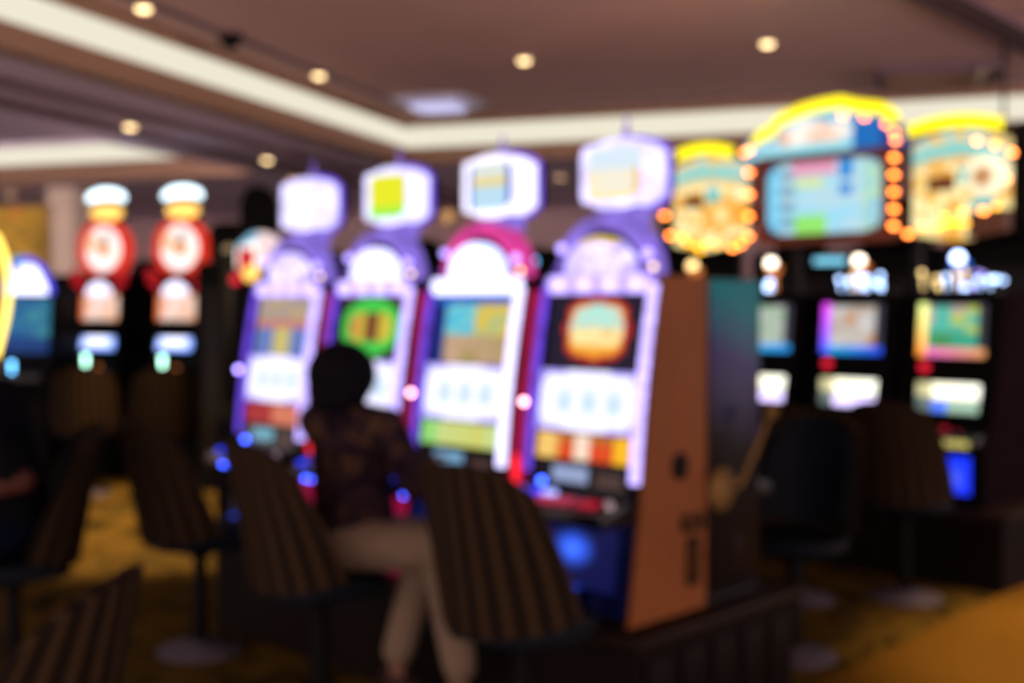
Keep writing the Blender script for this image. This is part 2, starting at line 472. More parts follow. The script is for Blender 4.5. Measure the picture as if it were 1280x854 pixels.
# air diffuser, ceiling grille, small ceiling camera
p = at_z(548, 128, ZT)
t = thing('ceiling_fixture', 'square pale violet ceiling fixture with stepped rim beside the inner cove corner', 'ceiling light', (p.x, p.y, ZT), TH)
for i, r in enumerate((.36, .29)):
    mm = MB(); mm.ringprism(sup(2 * r, 2 * r, 9, 40), sup(2 * r - .12, 2 * r - .12, 9, 40), 'z', -.02 - .03 * i, 0); mm.build('rim', 'vent_pale', t)
mm = MB(); mm.prism(sup(.44, .44, 8, 40), 'z', -.075, 0, .015); mm.build('diffuser', 'cool_diffuser', t)  # glow added so the fixture's centre reads pale and bright
p = at_z(1168, 92, ZT)
t = thing('return_grille', 'brown ceiling return air grille behind the tall yellow neon sign', 'air vent', (p.x, p.y, ZT), radians(-18))
mm = MB(); mm.ringprism(sup(.95, .8, 12, 40), sup(.83, .68, 12, 40), 'z', -.07, 0); mm.build('frame', 'groove', t)
for i in range(7):
    mm = MB(); mm.box(-.415, .415, -.30 + i * .1 - .012, -.30 + i * .1 + .012, -.055, -.01); mm.build('slat', 'fascia', t)
mm = MB(); mm.box(.30, .345, -.33, .33, -.09, -.055, .008); mm.build('crossbar', 'beige', t)
p = at_z(290, 46, ZT)
t = thing('dome_camera', 'small black dome camera on the tray ceiling between two downlights', 'camera', (p.x, p.y, ZT))
mm = MB(); mm.lathe([(.085, -.03), (.09, -.02), (.09, 0)]); mm.build('mount', 'black', t)
mm = MB(); mm.lathe([(.012, -.105), (.04, -.095), (.065, -.07), (.075, -.03)]); mm.build('dome', 'black_gloss', t)

# ------------------------------------------------------------------ picture patterns for lit panels
def rr(u, v, cu, cv, hw, hh, n=4):      # inside measure of a rounded box (0 centre .. 1 edge)
    return ((abs(u - cu) / hw) ** n + (abs(v - cv) / hh) ** n) ** (1 / n)
def hashn(i, j, s=0):
    return (sin(i * 12.9898 + j * 78.233 + s * 37.7) * 43758.5453) % 1.0
WHITE = (1.9, 1.9, 2.3)

def top4(u, v):
    r = rr(u, v, .52, .52, .31, .37, 3)
    if r > 1.12: return S(14, 10, 34)
    if r > .98: return S(215, 40, 15, .8)
    if r > .88: return S(255, 150, 45)
    if v > .53: return mix(S(160, 230, 220, 1.1), S(240, 215, 175), hashn(int(u * 9), int(v * 12)) * .6)
    if v > .3: return mix(S(255, 235, 165, 1.1), S(252, 205, 130), hashn(int(u * 7), int(v * 14)))
    return mix(S(255, 190, 60), S(225, 110, 20), (.3 - v) * 5)
def top3(u, v):
    if v > .86: return S(20, 90, 190)
    if u < .16: return S(15, 40, 130)
    if v > .42:
        if u < .55: return mix(S(60, 190, 225), S(140, 210, 200), hashn(int(u * 9), int(v * 9)))
        return mix(S(230, 195, 60), S(120, 190, 160), hashn(int(u * 8), int(v * 8)) * .6)
    return mix(S(170, 150, 90), S(205, 165, 140), hashn(int(u * 5), int(v * 5)))
def top2(u, v):
    r = sqrt(((u - .52) / .46) ** 2 + ((v - .5) / .47) ** 2)
    if r > 1.0: return S(36, 22, 20)
    if r > .72 or abs(v - .5) > .24: return S(60, 205, 70)
    if abs(u - .55) < .12: return S(120, 70, 30)
    return S(215, 190, 60) if u > .3 else S(200, 110, 60)
def top1(u, v):
    if v < .45:
        return S(205, 190, 110) if abs(u - .5) < .14 else S(100, 125, 190)
    if v < .6: return S(200, 125, 115)
    return mix(S(165, 150, 150), S(190, 165, 120), hashn(int(u * 5), int(v * 5)))
def reel_pat(tint):
    def fn(u, v):
        r = rr(u, v, .5, .5, .5, .5, 6)
        if r > .93: return (.5, .42, 1.2)
        for c in (.28, .53, .78):
            if abs(u - c) < .075 and abs(v - .48) < .20: return mix((.62, .78, .95), tint, .3)
        return (1.1, 1.08, 1.45)
    return fn
def belly4(u, v):
    if u < .25: return mix(S(255, 215, 120), S(230, 150, 60), abs(u - .12) * 6)
    if abs(u - .5) < .10: return S(255, 225, 200)
    if u > .85: return S(255, 190, 30)
    return S(225, 75, 20) if v < .75 else S(190, 110, 40)
def belly3(u, v):
    return mix(S(215, 205, 90), S(200, 225, 150), hashn(int(u * 6), 1)) if u > .2 else S(150, 220, 120)
def belly2(u, v): return S(200, 80, 60)
def belly1(u, v): return S(215, 120, 90) if hashn(int(u * 6), 3) > .5 else S(170, 40, 40)
def tp4(u, v):
    if v > .62: return (.72, .85, .95)
    if v < .12 or u < .06: return S(255, 225, 130, 1.2)
    if u > .9: return S(240, 200, 120)
    return (.95, .88, .70)
def tp3(u, v):
    if u < .08 or u > .92: return S(30, 80, 200)
    if .52 < v < .68: return S(240, 215, 110)
    return S(190, 225, 245) if v < .52 else S(225, 232, 225)
def tp2(u, v):
    return S(235, 235, 20) if v > .26 else S(165, 245, 60)
def tp1(u, v): return (1.0, 1.0, 1.15)

# ------------------------------------------------------------------ bank of violet slot machines
RT = radians(-44.0)
dx = Vector((cos(RT), sin(RT), 0)); dy = Vector((-sin(RT), cos(RT), 0))     # machine right, machine depth
R0 = Vector((.41, 4.25, 0)); PITCH1 = .62
Z0 = .44
def row1(k, x=0, y=0, z=0):
    return R0 - dx * (k * PITCH1) + dx * x + dy * y + Vector((0, 0, z))
def fy(z): return -.13 - .18 * (1.6 - z) / 1.16

def face(x0, x1, z0, z1, off):
    return lambda u, v: (x0 + (x1 - x0) * u, fy(z0 + (z1 - z0) * v) - off, z0 + (z1 - z0) * v - Z0)

# the shared plinth
pl = thing('machine_plinth', 'long dark veneer plinth under the violet slot machines', 'plinth', (R0.x, R0.y, 0), RT)
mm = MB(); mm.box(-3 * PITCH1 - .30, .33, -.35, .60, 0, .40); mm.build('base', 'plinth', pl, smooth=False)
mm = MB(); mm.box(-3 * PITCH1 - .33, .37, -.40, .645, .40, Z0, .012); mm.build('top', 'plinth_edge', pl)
for i in range(5):
    mm = MB(); mm.box(.33, .345, -.31 + i * .185, -.31 + i * .185 + .14, .06, .35, .006); mm.build('end_panel', 'plinth', pl)

def slot(k, label, topf, bellyf, tpf, ring, arch_mat, dome, strip_r, reel_tint, disp, handle=False, end=False):
    P = row1(k)
    t = thing('slot_machine', label, 'slot machine', (P.x, P.y, Z0), RT, 'violet lit slot machines in a row')
    W = .25
    mm = MB(); mm.prism([(fy(1.6) + .01, 1.6 - Z0), (.125, 1.6 - Z0), (.125, .0), (fy(.44) + .01, .0)], 'x', -W, W); mm.build('cabinet', 'black', t, smooth=False)
    for sx in (-1, 1):
        mm = MB(); a, b = sorted((sx * W, sx * (W + .016)))
        mm.prism([(fy(1.6), 1.605 - Z0), (.125, 1.605 - Z0), (.125, .0), (fy(.44), .0)], 'x', a, b, .003)
        sp = mm.build('side_panel', 'wood_end' if (end and sx > 0) else 'black', t, smooth=False)
        if end and sx > 0:
            sp['label'] = 'orange brown laminated side panel'
            mm = MB(); mm.lathe([(.005, .006), (.042, .006), (.05, .0), (.05, -.004)], (b, -.035, 1.5 - (583 - 383) / F * 4.05 - Z0), 'x'); mm.build('speaker_grille', 'black', sp)
            for z0, z1, y0, y1 in ((.72 - Z0, .78 - Z0, -.03, .10), (.53 - Z0, .70 - Z0, .0, .075)):
                mm = MB(); mm.ringprism(sup(y1 - y0, z1 - z0, 10, 24, (y0 + y1) / 2, (z0 + z1) / 2), sup(y1 - y0 - .02, z1 - z0 - .02, 10, 24, (y0 + y1) / 2, (z0 + z1) / 2), 'x', b - .002, b + .008)
                n = int((z1 - z0) / .02)
                for i in range(n): mm.box(b - .002, b + .005, y0 + .008, y1 - .008, z0 + .012 + i * .019, z0 + .022 + i * .019)
                mm.build('vent_grille', 'black', sp, smooth=False)
    # light strips up both edges
    for sx, mt in ((-1, 'strip_violet'), (1, strip_r)):
        mm = MB(); zs = [1.575 - i * (1.575 - .91) / 14 for i in range(15)]
        mm.tube([(sx * .243, fy(z) - .022 - .012 * sin(pi * i / 14), z - Z0) for i, z in enumerate(zs)], .019 if sx > 0 else .014, 12); mm.build('light_strip', mt, t)
    # upper screen, reels, belly glass
    mm = MB(); mm.slab(face(-.215, .205, 1.28, 1.545, .012), 26, 22, topf); mm.build('top_screen', 'screen', t, smooth=False)
    rw_f = face(-.225, .222, 1.065, 1.275, .022)
    mm = MB(); mm.slab(rw_f, 40, 14, reel_pat(reel_tint), .02); rw = mm.build('reel_window', 'screen', t, smooth=False)
    for c in (.28, .53, .78):
        mm = MB(); cx = -.225 + .447 * c
        mm.slab(face(cx - .034, cx + .034, 1.12, 1.21, .026), 1, 6, lambda u, v: mix((.55, .75, .95), (1.1, 1.15, 1.5), abs(v - .5) * 1.4), .003); mm.build('reel', 'screen', rw, smooth=False)
    mm = MB(); mm.slab(face(-.222, .205, .965, 1.055, .012), 24, 6, bellyf); mm.build('belly_glass', 'screen', t, smooth=False)
    mm = MB(); mm.prism([(fy(.96) - .014, .96 - Z0), (fy(.96) + .03, .96 - Z0), (fy(.855) + .03, .855 - Z0), (fy(.855) - .02, .855 - Z0)], 'x', -.225, .215); pn = mm.build('display_panel', 'black_gloss', t, smooth=False)
    mm = MB(); mm.slab(face(-.12, .04, .89, .945, .026), 6, 3, lambda u, v: disp if .08 < u < .95 else mix(disp, (0, 0, 0), .5), .006); mm.build('credit_display', 'screen', pn, smooth=False)
    mm = MB(); mm.slab(face(.08, .19, .885, .93, .026), 4, 3, lambda u, v: S(75, 55, 50), .006); mm.build('bill_acceptor', 'screen', pn, smooth=False)
    # header: lamp bar, arched sign, arch frame, bulbs
    n = 4
    mm = MB()
    def bar(u, v):
        c = abs((u * n) % 1 - .5) * 2
        return mix((1.3, 1.05, 2.3), (.34, .18, .95), max(c, abs(v - .5) * 1.6) ** 2)
    mm.slab(lambda u, v: (-.235 + .47 * u, fy(1.56) - .02 - .012 * sin(pi * v), 1.545 + .065 * v - Z0), 32, 6, bar if dome != 'pure' else (lambda u, v: (1.5, 1.5, 2.3)), .03); mm.build('lamp_bar', 'screen', t, smooth=False)
    # arched sign built as a fan of patches
    mm = MB()
    def domef(u, v):
        a = pi * (1 - u); R = .03 + .97 * v
        return (-.012 + .155 * cos(a) * R, fy(1.6) - .022 + .01 * R, 1.612 + .135 * sin(a) ** .9 * R - Z0)
    def domec(u, v):
        if dome == 'pure': return mix((1.7, 1.75, 2.3), (.7, .9, 2.0), (v - .8) * 4)
        g = hashn(int(u * 10), int(v * 4), k)
        c = mix((.62, .48, 1.35), (1.25, 1.1, 1.9), g)
        if dome == 'gold' and v > .86 and .3 < u < .72: c = S(240, 205, 110)
        if dome == 'bright': c = mix(c, (1.5, 1.5, 2.2), .75)
        return c
    mm.slab(domef, 20, 6, domec, .03); mm.build('arch_sign', 'screen', t, smooth=False)
    out, inn = [], []
    for i in range(21):
        a = pi * i / 20
        out.append((-.015 + .215 * cos(a), .215 * sin(a) + 1.612 - Z0)); inn.append((-.015 + .175 * cos(a), .16 * sin(a) + 1.612 - Z0))
    mm = MB(); mm.prism(out + inn[::-1], 'y', -.115, -.02); af = mm.build('arch_frame', arch_mat, t)
    mm = MB(); mm.prism(out, 'y', -.10, -.03)
    mm.bm.verts.ensure_lookup_table()
    for v in mm.bm.verts: v.co.x *= .80; v.co.z = (v.co.z - (1.612 - Z0)) * .74 + 1.612 - Z0
    mm.build('arch_back', 'black', t)
    for sx in (-1, 1):
        mm = MB(); mm.ball((sx * .195, -.13, 1.71 - Z0 - (.03 if sx > 0 else 0)), .017); mm.build('bulb', 'ball_lilac', af)
        mm = MB(); mm.ball((sx * .22, -.13, 1.635 - Z0), .010); mm.build('bulb', 'bulb_warm' if sx > 0 else 'btn_violet', af)
    # topper: hexagonal barrel sign on a neck
    zc = 1.97 - Z0
    mm = MB(); mm.box(-.085, .085, -.06, .04, 1.79 - Z0, zc - .09, .012); mm.build('neck', 'violet_shell', t)
    def hexo(w, h, bul=.06, n=10):
        pts = []
        for i in range(n + 1):
            u = -1 + 2 * i / n
            pts.append((w / 2 * u, zc + h / 2 - bul * (u * u) ** 1.25))
        for i in range(n + 1):
            u = 1 - 2 * i / n
            pts.append((w / 2 * u, zc - h / 2 + bul * (u * u) ** 1.25))
        out2 = []
        for (a, b) in pts:
            out2.append((a, b))
        return out2
    mm = MB(); mm.ringprism(hexo(.325, .25, .05), hexo(.225, .175, .008), 'y', -.085, .05)
    bmesh.ops.bevel(mm.bm, geom=[e for e in mm.bm.edges if len(e.link_faces) == 2 and e.calc_face_angle(0) > .9 and abs(e.verts[0].co.y - e.verts[1].co.y) < 1e-4], offset=.022, segments=3, affect='EDGES')
    tp = mm.build('topper_ring', ring, t)
    mm = MB(); mm.prism(hexo(.31, .235, .05), 'y', .05, .085, .01); mm.build('topper_back', 'black', tp)
    mm = MB(); mm.slab(lambda u, v: (-.113 + .226 * u, -.075, zc - .09 + .18 * v), 12, 12, tpf, .03); mm.build('topper_screen', 'screen', tp, smooth=False)
    mm = MB(); mm.lathe([(.018, zc + .115), (.016, zc + .155), (.007, zc + .16), (.005, zc + .205), (.002, zc + .208)]); mm.build('finial', 'violet_shell', tp)
    ol = hexo(.34, .266, .053)
    mm = MB(); mm.tube([(a, .03, b) for a, b in ol[:11] + ol[11:]], .010, 10, closed=True); mm.build('glow_outline', 'strip_violet', tp)  # glowing tube added to deepen the violet fringe round the ring
    # button deck
    yd = fy(.83)
    mm = MB(); mm.prism([(yd + .02, .862 - Z0), (yd - .06, .855 - Z0), (yd - .185, .825 - Z0), (yd - .19, .80 - Z0), (yd - .17, .775 - Z0), (yd + .02, .78 - Z0)], 'x', -.245, .245, .006); dk = mm.build('button_deck', 'black_gloss', t)
    def dz(y): return .855 - Z0 - (-(y - yd) - .06) * .24
    for x, y, r, mt, zz in ((-.20, -.07, .026, 'btn_violet', 1), (-.13, -.075, .024, 'btn_blue', 1), (-.07, -.08, .028, 'btn_ice', 1), (-.18, -.14, .022, 'btn_blue', 1)):
        mm = MB(); mm.lathe([(r, 0), (r, .012), (r * .7, .018), (r * .2, .021)], (x, yd + y, dz(yd + y) - .002), seg=18); mm.build('button', mt, dk)
    for x0, x1, y, mt in ((-.10, -.0, -.125, 'btn_pink'), (.0, .07, -.12, 'btn_pink'), (.10, .18, -.12, 'btn_red')):
        mm = MB(); mm.box(x0 + .004, x1 - .004, yd + y - .03, yd + y + .03, dz(yd + y) - .006, dz(yd + y) + .014, .006); mm.build('button', mt, dk)
    mm = MB(); mm.lathe([(.016, 0), (.016, .02), (.006, .026)], (.225, yd - .12, dz(yd - .12)), seg=16); mm.build('card_reader', 'chrome', dk)
    for x in (-.09, -.045):
        mm = MB(); mm.ball((x, yd - .192, .79 - Z0), .009, seg=12); mm.build('indicator', 'led_blue', dk)
    mm = MB(); mm.ball((-.155, yd - .03, .885 - Z0), .012, seg=12); mm.build('indicator', 'led_blue', dk)
    # belly door, its lamps and the coin tray
    mm = MB(); mm.prism([(fy(.77) + .008, .77 - Z0), (fy(.77) - .02, .77 - Z0), (fy(.47) - .02, .47 - Z0), (fy(.47) + .008, .47 - Z0)], 'x', -.24, .24, .004); bd = mm.build('belly_door', 'blue_door', t)
    def bl(u, v):
        d = sqrt(((u - .52) / .28) ** 2 + ((v - .6) / .34) ** 2)
        return mix((.10, .35, 2.6), (.0, .003, .06), min(1, d * 1.05) ** .5)
    mm = MB(); mm.slab(face(-.2, .2, .545, .755, .026), 20, 14, bl, .006); mm.build('belly_light', 'screen', bd, smooth=False)
    mm = MB(); mm.prism([(fy(.5) - .02, .545 - Z0), (fy(.5) - .09, .535 - Z0), (fy(.5) - .085, .475 - Z0), (fy(.5) - .02, .47 - Z0)], 'x', -.17, .17, .004); tr = mm.build('coin_tray', 'blue_door', t)
    mm = MB(); mm.slab(lambda u, v: (-.13 + .2 * u, fy(.5) - .088 + .06 * v, .548 + .006 * v - Z0), 4, 3, lambda u, v: (.008, .05, .55), .004); mm.build('tray_glow', 'screen', tr, smooth=False)  # glowing patch put in for the blue light falling on the tray
    return t

GV = 'violet lit slot machines in a row'
s4 = slot(0, 'violet lit slot machine with an orange brown side panel, nearest of its row', top4, belly4, tp4, 'ring_lilac', 'violet_shell', 'gold', 'strip_white', (.7, .85, .9), S(150, 165, 205), end=True)
s3 = slot(1, 'violet lit slot machine with blue and yellow screen and pure white arch and topper', top3, belly3, tp3, 'ring_pure', 'pink_shell', 'pure', 'strip_pure', (.8, .7, .95), S(120, 165, 200))
s2 = slot(2, 'violet lit slot machine with green oval screen and yellow topper picture', top2, belly2, tp2, 'ring_white', 'violet_shell', 'bright', 'strip_white', (.8, .9, .9), S(140, 170, 190))
s1 = slot(3, 'violet lit slot machine with muted beige and blue screen, farthest of its row', top1, belly1, tp1, 'ring_lilac', 'violet_shell', 'lilac', 'strip_white', (.8, .8, .9), S(110, 170, 190))

# back-to-back machine with the pull handle, on the same plinth
P = row1(0, 0, .13)
t = thing('slot_machine', 'dark slot machine with brass pull handle, back to back with the orange sided one', 'slot machine', (P.x, P.y, Z0), RT)
mm = MB(); mm.prism([(.0, 1.6 - Z0), (.345, 1.6 - Z0), (.345, 1.2 - Z0), (.345, .9 - Z0), (.35, .0), (.0, .0)], 'x', -.25, .255, .004); mm.build('cabinet', 'black_gloss', t, smooth=False)
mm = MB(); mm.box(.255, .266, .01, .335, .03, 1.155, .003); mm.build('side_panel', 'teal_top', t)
hz = 1.5 - (618 - 383) / F * 4.1 - Z0
mm = MB(); mm.lathe([(.075, .0), (.078, .012), (.055, .03), (.03, .042), (.01, .045)], (.266, .075, hz), 'x'); bs = mm.build('handle_boss', 'brass', t)
hp = [(.30, .075, hz), (.345, .08, hz + .02), (.355, .17, hz + .14), (.36, .26, hz + .27)]
mm = MB(); mm.tube(hp, [.011, .011, .010, .008], 12); mm.build('pull_arm', 'brass', t)
mm = MB(); mm.ball(hp[-1], .028); mm.build('handle_knob', 'brass', t)
mm = MB(); mm.box(.266, .27, .17, .215, .56 - Z0, .66 - Z0, .002); mm.build('rating_plate', 'plinth_edge', t)
def bk(u, v): return mix(S(90, 30, 120), S(40, 150, 170), v)
mm = MB(); mm.slab(lambda u, v: (.2 - .4 * u, .348, .75 + .36 * v), 8, 8, bk, .006); mm.build('screen', 'screen', t, smooth=False)
mm = MB(); mm.prism([(.31, .86 - Z0), (.47, .82 - Z0), (.47, .78 - Z0), (.31, .78 - Z0)], 'x', -.24, .24, .004); mm.build('button_deck', 'black_gloss', t)

# glowing strips added for the red light on cabinet sides between machines
for k, lab in ((1, 'between the two machines nearest the orange side panel'), (2, 'between the pure white arched machine and the green screen machine'), (3, 'between the green screen machine and the far end machine')):
    P = row1(k, PITCH1 / 2, 0)
    t = thing('red_glow_strip', 'crimson strip added for the red glow ' + lab, 'glow strip', (P.x, P.y, Z0), RT, 'crimson strips added for red glow between slot machines')
    mm = MB(); mm.prism([(fy(1.6) - .015, 1.56 - Z0), (.1, 1.56 - Z0), (.1, 0), (fy(.44) - .015, 0)], 'x', -.041, .041, .004); mm.build('panel', 'crimson', t)
    mm = MB(); mm.tube([(.03, fy(1.16) + .03, 1.155 - Z0), (.03, fy(1.16) - .032, 1.155 - Z0)], .007); mm.build('lamp_stalk', 'chrome', t)
    mm = MB(); mm.ball((.03, fy(1.16) - .04, 1.155 - Z0), .0115); mm.build('ball_lamp', 'ball_pinkwhite', t)
    mm = MB(); mm.lathe([(.008, .86 - Z0), (.013, .88 - Z0), (.014, .925 - Z0), (.010, .955 - Z0), (.003, .97 - Z0)], (.02, fy(.9) - .03, 0), seg=16); mm.build('red_lamp', 'flame_red', t)
    mm = MB(); mm.prism([(fy(.86) - .01, .86 - Z0), (fy(.86) - .06, .86 - Z0), (fy(.80) - .05, .80 - Z0), (fy(.80) - .01, .80 - Z0)], 'x', -.025, .025, .004); mm.build('lamp_shelf', 'black', t)
# violet ball on a stalk at the far end
P = row1(3, -.36, -.05)
pt = at(298, 462, P.y)
t = thing('ball_lamp', 'violet glowing ball lamp on a thin post at the far end of the violet bank', 'lamp', (pt.x, pt.y, 0), 0)
mm = MB(); mm.lathe([(.09, 0), (.09, .012), (.014, .03), (.009, pt.z - .012)]); mm.build('post', 'black', t)
mm = MB(); mm.ball((0, 0, pt.z), .014); mm.build('globe', 'ball_violet', t)

# ------------------------------------------------------------------ second bank, right, under the neon sign
Q0 = Vector((2.10, 7.05, 0)); P2 = .60
def row2(k, x=0, y=0, z=0): return Q0 + dx * (k * P2 + x) + dy * y + Vector((0, 0, z))
pl = thing('machine_plinth', 'low dark plinth under the slot machines beneath the yellow neon sign', 'plinth', (Q0.x, Q0.y, 0), RT)
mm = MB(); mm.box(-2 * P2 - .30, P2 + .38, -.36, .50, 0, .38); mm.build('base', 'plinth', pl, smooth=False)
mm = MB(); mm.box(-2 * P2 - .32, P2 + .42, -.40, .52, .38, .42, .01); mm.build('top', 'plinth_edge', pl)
Z2 = .42
def slot2(k, label, scr, edge_l, edge_b, side, belly_blue, cluster, lamp):
    P = row2(k)
    t = thing('slot_machine', label, 'slot machine', (P.x, P.y, Z2), RT, 'slot machines under the neon sign')
    mm = MB(); mm.prism([(-.11, 1.57 - Z2), (.40, 1.57 - Z2), (.40, 0), (-.30, 0), (-.30, .72 - Z2), (-.22, .86 - Z2), (-.15, 1.18 - Z2)], 'x', -.25, .25, .006); mm.build('cabinet', 'black', t, smooth=False)
    def g(x0, x1, z0, z1, off=.012):
        def fyy(z): return -.11 - .07 * (1.57 - z) / .7 if z > .86 else -.30
        return lambda u, v: (x0 + (x1 - x0) * u, fyy(z0 + (z1 - z0) * v) - off - .02, z0 + (z1 - z0) * v - Z2)
    def sc(u, v):
        if u < .15: return tuple(1.7 * c for c in mix(edge_l[1], edge_l[0], v))
        if v < .16: return tuple(1.4 * c for c in mix(edge_b[0], edge_b[1], u))
        if u > .93 or v > .95: return S(60, 60, 70)
        return scr(u, v)
    mm = MB(); mm.slab(g(-.185, .185, 1.225, 1.515), 22, 20, sc, .03); mm.build('top_screen', 'screen', t, smooth=False)
    def gl(u, v):
        if u < .24: return S(235, 225, 170) if v > .55 else S(110, 125, 120)
        if v > .5: return mix((2.0, 1.85, 1.3), (1.9, 1.9, 1.6), u)
        if v > .40: return S(120, 100, 90)
        if belly_blue: return (.12, .3, 1.4) if u < .5 else S(180, 215, 190)
        return (1.5, 1.25, 2.2)
    mm = MB(); mm.slab(g(-.175, .175, .905, 1.075), 20, 14, gl, .03); mm.build('reel_window', 'screen', t, smooth=False)
    mm = MB(); mm.ball((-.14, -.18, 1.16 - Z2), .028); mm.build('jackpot_lamp', 'ball_red', t)
    for x in (.02, .09):
        mm = MB(); mm.ball((x, -.27, .83 - Z2 - (x - .02) * .3), .018); mm.build('call_lamp', 'btn_red', t)
    mm = MB(); mm.prism([(-.21, .835 - Z2), (-.40, .79 - Z2), (-.40, .75 - Z2), (-.3, .72 - Z2), (-.21, .74 - Z2)], 'x', -.24, .24, .005); dk = mm.build('button_deck', 'black_gloss', t)
    for i in range(5):
        mm = MB(); mm.box(-.06 + i * .055, -.012 + i * .055, -.412, -.398, .752 - Z2, .787 - Z2, .004); mm.build('button', 'btn_cream', dk)
    mm = MB(); mm.slab(lambda u, v: (-.02 + .2 * u, -.312, .49 + .2 * v - Z2), 8, 8, (lambda u, v: mix((.01, .045, 1.3), (.12, .2, 1.5), exp(-((u - .5) ** 2 + (v - .4) ** 2) * 20))) if belly_blue else (lambda u, v: S(30, 20, 60)), .006); mm.build('belly_panel', 'screen', t, smooth=False)
    for sx in (-1, 1):
        mm = MB(); a, b = sorted((sx * .25, sx * .263)); mm.prism([(-.10, 1.575 - Z2), (.40, 1.575 - Z2), (.40, 0), (-.31, 0), (-.31, .73 - Z2), (-.23, .87 - Z2), (-.16, 1.18 - Z2)], 'x', a, b, .003); mm.build('side_panel', side, t, smooth=False)
    # crown: shelf of small bulbs and a lamp on top
    mm = MB(); mm.box(-.2, .2, -.1, .1, 1.57 - Z2, 1.595 - Z2, .005); cr = mm.build('crown', 'dark_metal', t)
    for i, (bx, bz) in enumerate(cluster):
        mm = MB(); mm.tube([(bx, -.04, 1.59 - Z2), (bx, -.05, bz - Z2)], .004, 6); mm.ball((bx, -.06, bz - Z2), .014, seg=12)
        mm.build('bulb', 'bulb_ice' if hashn(i, k, 2) > .2 else 'bulb_warm', cr)
    mm = MB(); mm.lathe([(.03, 1.59 - Z2), (.02, 1.62 - Z2), (.02, 1.69 - Z2), (.035, 1.70 - Z2), (.055, 1.745 - Z2), (.035, 1.76 - Z2)], (-.02, 0, 0)); mm.build('lamp_base', lamp[1], cr)
    mm = MB(); mm.ball((-.02, -.03, 1.77 - Z2), .034); mm.build('candle_lamp', lamp[0], cr)
    return t
def scA(u, v): return mix(S(190, 170, 150), S(215, 215, 215), hashn(int(u * 6), int(v * 5))) if hashn(int(u * 5), int(v * 5), 4) > .25 else S(205, 140, 95)
def scB(u, v):
    h = hashn(int(u * 4), int(v * 5), 6)
    if v < .45: return S(60, 170, 140) if h > .3 else S(70, 150, 90)
    if h > .6: return S(190, 205, 90)
    return S(195, 175, 165) if h > .25 else S(90, 190, 170)
def scC(u, v): return mix(S(150, 190, 150), S(205, 195, 200), hashn(int(u * 4), int(v * 6)))
def clus(n, seed, x0, x1, z0, z1):
    rnd = random.Random(seed)
    return [(rnd.uniform(x0, x1), rnd.uniform(z0, z1)) for _ in range(n)]
slot2(1, 'slot machine with green screen and blue belly light, right end below the neon sign', scB, (S(235, 255, 150), S(255, 140, 40)), (S(235, 90, 200), S(220, 150, 90)), 'brown_side', True, clus(11, 3, -.22, .17, 1.59, 1.71), ('lamp_bluewhite', 'lamp_halo_blue'))
slot2(0, 'slot machine with magenta and blue screen border, middle below the neon sign', scA, (S(225, 60, 235), S(40, 90, 255)), (S(30, 170, 210), S(40, 80, 230)), 'black', False, clus(10, 6, -.13, .20, 1.59, 1.70), ('lamp_white', 'lamp_halo'))
slot2(-1, 'slot machine with pale green screen partly hidden by the dark cabinet with the pull handle', scC, (S(120, 170, 110), S(60, 140, 200)), (S(60, 170, 220), S(40, 140, 220)), 'black', False, clus(3, 8, -.05, .15, 1.60, 1.66), ('lamp_white', 'lamp_halo'))
slot2(-2, 'slot machine mostly hidden behind the orange sided cabinet', scC, (S(120, 170, 110), S(60, 140, 200)), (S(60, 170, 220), S(40, 140, 220)), 'black', False, clus(2, 9, 0, .15, 1.60, 1.66), ('bulb_warm', 'lamp_halo'))

# the neon sign above that bank
SGN = row2(-.53, 0, .12)
sg = thing('overhead_sign', 'large three panel casino sign with yellow neon arches and orange bulbs', 'sign', (SGN.x, SGN.y, Z2), RT)
def zz(z): return z - Z2
for x in (-.42, .42):
    mm = MB(); mm.box(x - .03, x + .03, .33, .39, 0, zz(2.3), .004); mm.build('post', 'dark_metal', sg)
mm = MB(); mm.box(-1.0, 1.0, .10, .33, zz(2.06), zz(2.16), .01); mm.build('crossbeam', 'dark_metal', sg)
YS = .0
mm = MB(); mm.ringprism(sup(.92, .575, 14, 44, -.01, zz(2.175)), sup(.80, .455, 10, 44, -.01, zz(2.178)), 'y', YS - .06, YS + .10); cf = mm.build('centre_frame', 'sign_brown', sg)
def ctr(u, v):
    if rr(u, v, .5, .5, .5, .5, 8) > .985: return S(30, 40, 90)
    i, j = int(u * 9), int(v * 9)
    base = S(150, 215, 240, 1.1)
    if u < .10: return S(130, 215, 250)
    if v > .80 and .22 < u < .6: return S(235, 160, 190)
    if .64 < u < .74 and (v > .74 or .5 < v < .66): return S(40, 140, 220)
    if u > .82: return mix(S(190, 230, 190), S(150, 210, 235), hashn(i, j, 3))
    if v < .26 and .26 < u < .52: return S(150, 235, 110)
    if .62 < v < .76 and .25 < u < .5: return S(215, 235, 170)
    if u < .25 and j % 2: return S(110, 150, 175)
    return mix(base, S(195, 225, 235), hashn(i, j, 1))
mm = MB(); mm.slab(lambda u, v: (-.405 + .79 * u, YS - .03, zz(1.955) + .445 * v), 36, 27, ctr, .03); mm.build('paytable_screen', 'screen', cf, smooth=False)
